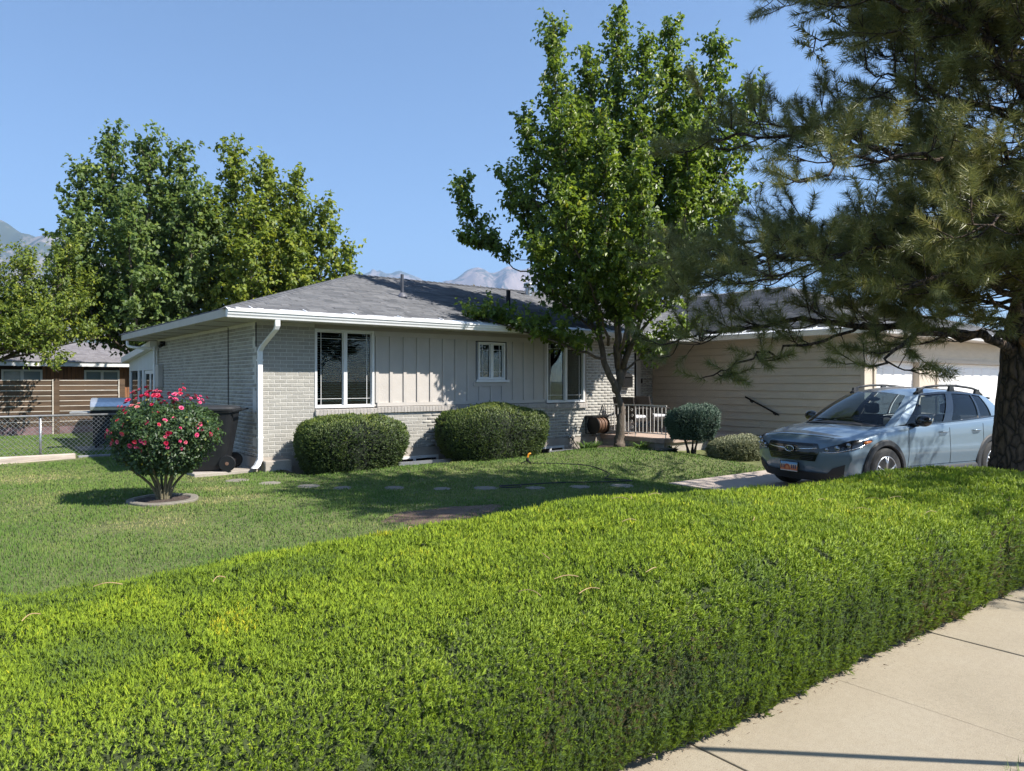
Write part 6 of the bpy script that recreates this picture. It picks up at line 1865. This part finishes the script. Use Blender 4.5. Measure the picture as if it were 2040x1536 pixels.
    # ---- headlights
    for s in (1,-1):
        lo = [(F(.44,.635)-.012,.44,.640),(F(.56,.62)-.014,.56,.622),(F(.68,.625)-.016,.68,.630),(.30,.800,.672),(.50,.868,.745),(.60,.880,.775)]
        hi = [(F(.44,.665)-.012,.44,.668),(F(.56,.70)-.014,.56,.712),(F(.68,.735)-.012,.68,.748),(.31,.775,.785),(.50,.852,.805),(.62,.866,.812)]
        a = smooth_line([(p[0], s*p[1], p[2]) for p in lo], 4); b = smooth_line([(p[0], s*p[1], p[2]) for p in hi], 4)
        g = [[proud(p, .012) for p in a*(1-v)+b*v] for v in (0,.25,.5,.75,1)]
        a, b = np.array(g[0]), np.array(g[-1])
        hl = MB().grid(g).build('headlight', gloss, t, xf=X, smooth=True)
        for u, r in ((.22,.034),(.40,.046),(.58,.040)):
            c = a[int(u*(len(a)-1))]*.45+b[int(u*(len(b)-1))]*.55
            MB().sphere(tuple(proud(c, .014)), (.016, r, r*.92), 14, 8).build('lamp_lens', plain('lamp_lens',(.30,.32,.35),.08,.05,5,metal=.75), hl, xf=X, smooth=True)
        cl = [tuple(p*.88+q*.12+np.array([-.006, .004*s, 0])) for p, q in zip(a[2:], b[2:])]
        MB().tube(cl, .006, 6).build('light_strip', chrome, hl, xf=X, smooth=True)
        c1 = a[-6:]*.5+b[-6:]*.5
        MB().tube([tuple(p+np.array([-.002,.008*s,0])) for p in c1], [.02,.022,.02,.018,.012,.006], 8).build('amber_marker', plain('amber',(.55,.16,.03),.2), hl, xf=X, smooth=True)
    # ---- wheels and arches
    for xc in (WF, WR):
        for s in (1,-1):
            yo = s*.80
            w = empty('wheel', X((xc, yo, .345)))
            set_parent(w, t)
            MB().lathe([(.215,-.105),(.30,-.11),(.335,-.095),(.348,-.06),(.348,.06),(.335,.095),(.30,.11),(.215,.105)], (xc,yo,.345), axis='y', n=40).build('tyre', rubber, w, xf=X, smooth=True)
            MB().lathe([(.215,-.09),(.215,.09)], (xc,yo,.345), axis='y', n=32).build('rim_barrel', gloss, w, xf=X)
            m = MB()
            for k in range(5):
                a0 = k*6.283/5+.3
                for da in (-.16,.16):
                    c0, c1 = math.cos(a0+da*.3), math.sin(a0+da*.3); d0, d1 = math.cos(a0+da), math.sin(a0+da)
                    m.tube([(xc+.03*c0, yo+s*.095, .345+.03*c1), (xc+.13*c0, yo+s*.105, .345+.13*c1), (xc+.222*d0, yo+s*.100, .345+.222*d1)], [.022,.016,.013], 6)
            rr = [(xc+.222*math.cos(a), yo+s*.10, .345+.222*math.sin(a)) for a in np.linspace(0,6.283,41)]
            m.tube(rr, .010, 6, caps=False)
            m.build('rim', alloy, w, xf=X, smooth=True)
            MB().lathe([(.035,yo+s*.09),(.03,yo+s*.118)], (xc,0,.345), axis='y', n=14).build('hub_cap', gloss, w, xf=X)
            # flare: ring band following the arch
            g = []
            for a in np.linspace(-.32, math.pi+.32, 40):
                ca, sa = math.cos(a), math.sin(a); row = []
                for r, yy in ((.365,.80),(.372,.895),(.385,.912),(.445,.905),(.462,.888),(.462,.84)):
                    row.append((xc+r*ca, s*yy, max(.20,.345+r*sa)))
                g.append(row)
            MB().grid(g).build('wheel_arch', clad, t, xf=X, smooth=False)
            g = [[(xc+.385*math.cos(a), s*yy, max(.2,.345+.385*math.sin(a))) for yy in (.50,.84)] for a in np.linspace(-.35, math.pi+.35, 24)]
            m = MB().grid(g); m.poly([(xc+.385*math.cos(a), s*.52, max(.2,.345+.385*math.sin(a))) for a in np.linspace(-.35, math.pi+.35, 24)])
            m.build('wheel_well', clad, t, xf=X)
    for s in (1,-1):
        g = [[(x_, s*yy, zz) for yy, zz in ((.80,.19),(.885,.215),(.902,.27),(.900,.345),(.880,.375))] for x_ in np.linspace(1.33, 3.14, 12)]
        MB().grid(g).build('sill_cladding', clad, t, xf=X, smooth=True)
    # ---- greenhouse
    def belt(u):   # u 0..1 along the cabin side, at window bottom
        x_ = 1.20+u*2.92
        return np.array([x_, float(np.interp(x_, [1.2,1.6,2.3,3.4,3.9,4.12], [.775,.800,.805,.795,.755,.70])), float(np.interp(x_, [1.2,1.5,2.3,2.9,3.4,3.8,4.12], [.955,.985,1.00,1.022,1.048,1.07,1.07]))])
    def rail(u):   # roof edge
        x_ = 1.93+u*(3.93-1.93)
        return np.array([x_, float(np.interp(x_, [1.93,2.4,3.0,3.6,3.93], [.575,.610,.615,.590,.55])), float(np.interp(x_, [1.93,2.2,2.6,3.0,3.4,3.7,3.93], [1.405,1.455,1.480,1.475,1.450,1.42,1.385]))])
    def side(u, v):
        b, r = belt(u), rail(u)
        p = b*(1-v)+r*v
        p[1] += .035*math.sin(math.pi*v)
        return p
    ub = [0,.03,.09,.40,.455,.475,.725,.745,.865,.89,1.0]; vb = [0,.05,.93,1.0]
    win = {(2,1):'front_window',(5,1):'rear_window',(7,1):'quarter_window'}
    for s in (1,-1):
        for i in range(len(ub)-1):
            for j in range(len(vb)-1):
                nm = win.get((i,j))
                us = np.linspace(ub[i], ub[i+1], 9); vs = np.linspace(vb[j], vb[j+1], 7)
                off = -.012 if nm else 0
                g = []
                for v in vs:
                    row = []
                    for u in us:
                        p = side(u, v); row.append((p[0], s*(p[1]+off), p[2]))
                    g.append(row)
                if nm: MB().grid(g).build(nm, cg if nm == 'front_window' else cgd, t, xf=X, smooth=True)
                else:
                    black = i in (3,4,6) or j == 0 or (j == 2 and 1 < i < 9)
                    MB().grid(g).build('window_frame' if black else 'pillar', gloss if black else paint, t, xf=X, smooth=True)
    # windscreen, roof, tailgate glass
    def cross(pL, pc, n=15):
        """arc across the car through the side point pL (positive y) and centre pc"""
        out = []
        for q in np.linspace(-1, 1, n):
            a = abs(q)
            out.append((pc[0]+(pL[0]-pc[0])*a**2.0, q*pL[1], pc[2]+(pL[2]-pc[2])*a**2.2))
        return np.array(out)
    cb, ct = np.array([1.00,0,1.035]), np.array([1.80,0,1.475])
    g = []
    for v in np.linspace(0,1,12):
        e = side(0, v); e[1] -= .001
        c = cb*(1-v)+ct*v; c[2] += .030*math.sin(math.pi*v); c[0] -= .02*math.sin(math.pi*v)
        g.append(cross(e, c, 19))
    bot = g[0]
    g = np.array(g)
    MB().grid(g[:, 1:-1]).build('windscreen', cg, t, xf=X, smooth=True)
    for sl in (slice(0,2), slice(-2,None)):
        MB().grid(g[:, sl]+np.array([0,0,.004])).build('pillar', paint, t, xf=X, smooth=True)
    for sl in (slice(1,3),):
        pass
    g2 = []
    for u in np.linspace(0, 1, 18):
        r = rail(u); c = (r[0]+(-.13 if u < .01 else -.13*(1-u)+.05*u), 0, r[2]+float(np.interp(u,[0,.3,.7,1],[.07,.075,.07,.06])))
        g2.append(cross(r, c))
    MB().grid(g2).build('roof', paint, t, xf=X, smooth=True)
    e0 = g2[-1]; e1 = cross(np.array([4.10,.70,1.07]), (4.28,0,1.05))
    MB().grid([e0*(1-v)+e1*v for v in np.linspace(.08,1,8)]).build('tailgate_glass', cgd, t, xf=X, smooth=True)
    MB().grid([e0, e0+np.array([.14,0,-.015]), e0+np.array([.13,0,-.045]), e0+np.array([0,0,-.035])]).build('spoiler', paint, t, xf=X, smooth=True)
    # cowl and wipers
    cw = []
    for v in (0,.5,1): cw.append(bot*(1-v)+(cross(np.array([1.14,.765,.955]), (.90,0,1.005), 19))*v)
    MB().grid(cw).build('cowl', clad, t, xf=X, smooth=True)
    for y0, y1 in ((.55,-.02),(-.02,-.52)):
        MB().tube([(1.02+.20*y0*y0,y0,1.035),(1.04,(y0+y1)/2,1.055),(1.04+.2*y1*y1,y1,1.05)], .009, 6).build('wiper', gloss, t, xf=X)
    # roof rails with feet
    for s in (1,-1):
        P = []
        for u in np.linspace(.06,.97,18):
            r = rail(u); h = float(np.interp(u, [.06,.16,.5,.85,.97], [.02,.085,.095,.085,.015]))
            P.append((r[0], s*(r[1]-.03), r[2]+h))
        MB().tube(P, .019, 8).build('roof_rail', clad, t, xf=X, smooth=True)
        for u in (.12,.50,.88):
            r = rail(u)
            MB().hexa([(r[0]-.07,s*(r[1]-.06),r[2]-.01),(r[0]+.07,s*(r[1]-.06),r[2]-.01),(r[0]+.07,s*(r[1]-.01),r[2]-.01),(r[0]-.07,s*(r[1]-.01),r[2]-.01)],
                      [(r[0]-.05,s*(r[1]-.045),r[2]+.085),(r[0]+.05,s*(r[1]-.045),r[2]+.085),(r[0]+.05,s*(r[1]-.015),r[2]+.085),(r[0]-.05,s*(r[1]-.015),r[2]+.085)]).build('rail_foot', clad, t, xf=X)
    # mirrors, handles, shut lines
    for s in (1,-1):
        mi = MB().sphere((1.62, s*.985, 1.06), (.075,.125,.085), 16, 10).build('mirror', gloss, t, xf=X, smooth=True)
        MB().tube([(1.60,s*.80,.985),(1.61,s*.90,1.0),(1.62,s*.95,1.02)], [.035,.03,.03], 8).build('mirror_arm', gloss, mi, xf=X, smooth=True)
        for hx_ in (2.28, 3.12):
            MB().tube([(hx_-.11,s*.885,.875),(hx_-.06,s*.905,.88),(hx_+.06,s*.905,.88),(hx_+.11,s*.885,.878)], [.008,.014,.014,.008], 8).build('door_handle', paint, t, xf=X, smooth=True)
        def on_side(x_, z):
            ks = interp(x_); P = smooth_line(ks, 3)
            half = P[len(P)//6:]
            o_ = np.argsort(half[:,2]); return float(np.interp(z, half[o_,2], half[o_,1]))
        for x_, top in ((1.42,.985),(2.44,1.005),(3.30,1.04)):
            zs = np.linspace(.40, min(top, 1.0)-.02, 12)
            xx = [x_+(.06*(z-.4) if x_ < 2 else (0 if x_ < 3 else -.14*max(0,.7-z))) for z in zs]
            MB().tube([(a, s*(on_side(a, z)+.0005), z) for a, z in zip(xx, zs)], .0045, 4).build('shut_line', gloss, t, xf=X)
        MB().tube([(x_, s*(on_side(x_, .40)+.001), .40) for x_ in np.linspace(1.42,3.2,14)], .004, 4).build('shut_line', gloss, t, xf=X)
    # bonnet shut line
    MB().tube([(F(y,.80)-.002+.02, y, float(np.interp(abs(y),[0,.16,.40,.62],[.863,.861,.853,.830]))) for y in np.linspace(-.6,.6,21)], .005, 5).build('bonnet_gap', gloss, t, xf=X)
    # cabin: dash, seats, wheel
    MB().hexa([(1.15,-.68,.75),(1.62,-.68,.75),(1.62,.68,.75),(1.15,.68,.75)],[(1.18,-.66,.97),(1.55,-.66,.98),(1.55,.66,.98),(1.18,.66,.97)]).build('dashboard', cab, t, xf=X, bevel=.03)
    MB().tube([(1.66+.02*math.sin(a), .36+.18*math.cos(a), .93+.17*math.sin(a)) for a in np.linspace(0,6.283,25)], .015, 6).build('steering_wheel', cab, t, xf=X)
    for sx_, sy_ in ((2.15,.36),(2.15,-.36),(3.05,.36),(3.05,-.36)):
        se = MB().hexa([(sx_-.05,sy_-.25,.5),(sx_+.12,sy_-.25,.5),(sx_+.12,sy_+.25,.5),(sx_-.05,sy_+.25,.5)],[(sx_+.12,sy_-.20,1.10),(sx_+.22,sy_-.20,1.10),(sx_+.22,sy_+.20,1.10),(sx_+.12,sy_+.20,1.10)]).build('seat_back', cab, t, xf=X, bevel=.04)
        MB().box(sx_+.12,sx_+.22,sy_-.12,sy_+.12,1.11,1.28).build('headrest', cab, se, xf=X, bevel=.04)
    MB().box(1.4,4.1,-.70,.70,.32,.5).build('cabin_floor', cab, t, xf=X)
    MB().sphere((1.86,0,1.36), (.02,.12,.035), 12, 8).build('interior_mirror', gloss, t, xf=X, smooth=True)
car()
# ------------------------------------------------------------------ summer haze between here and the mountains
hz = MB().box(-8900,8900,-5900,11900,-3,1420).build('haze', None)
hm_ = bpy.data.materials.new('haze_air'); hm_.use_nodes = True
hn = hm_.node_tree; hn.nodes.clear()
pv_ = hn.nodes.new('ShaderNodeVolumePrincipled')
pv_.inputs['Color'].default_value = (.40,.64,1.0,1)
pv_.inputs['Density'].default_value = 1.3e-4
pv_.inputs['Anisotropy'].default_value = .2
ho_ = hn.nodes.new('ShaderNodeOutputMaterial')
hn.links.new(pv_.outputs[0], ho_.inputs['Volume'])
hz.data.materials.append(hm_)
tag(hz, 'pale blue summer haze in front of the distant mountains', 'haze', kind='stuff')
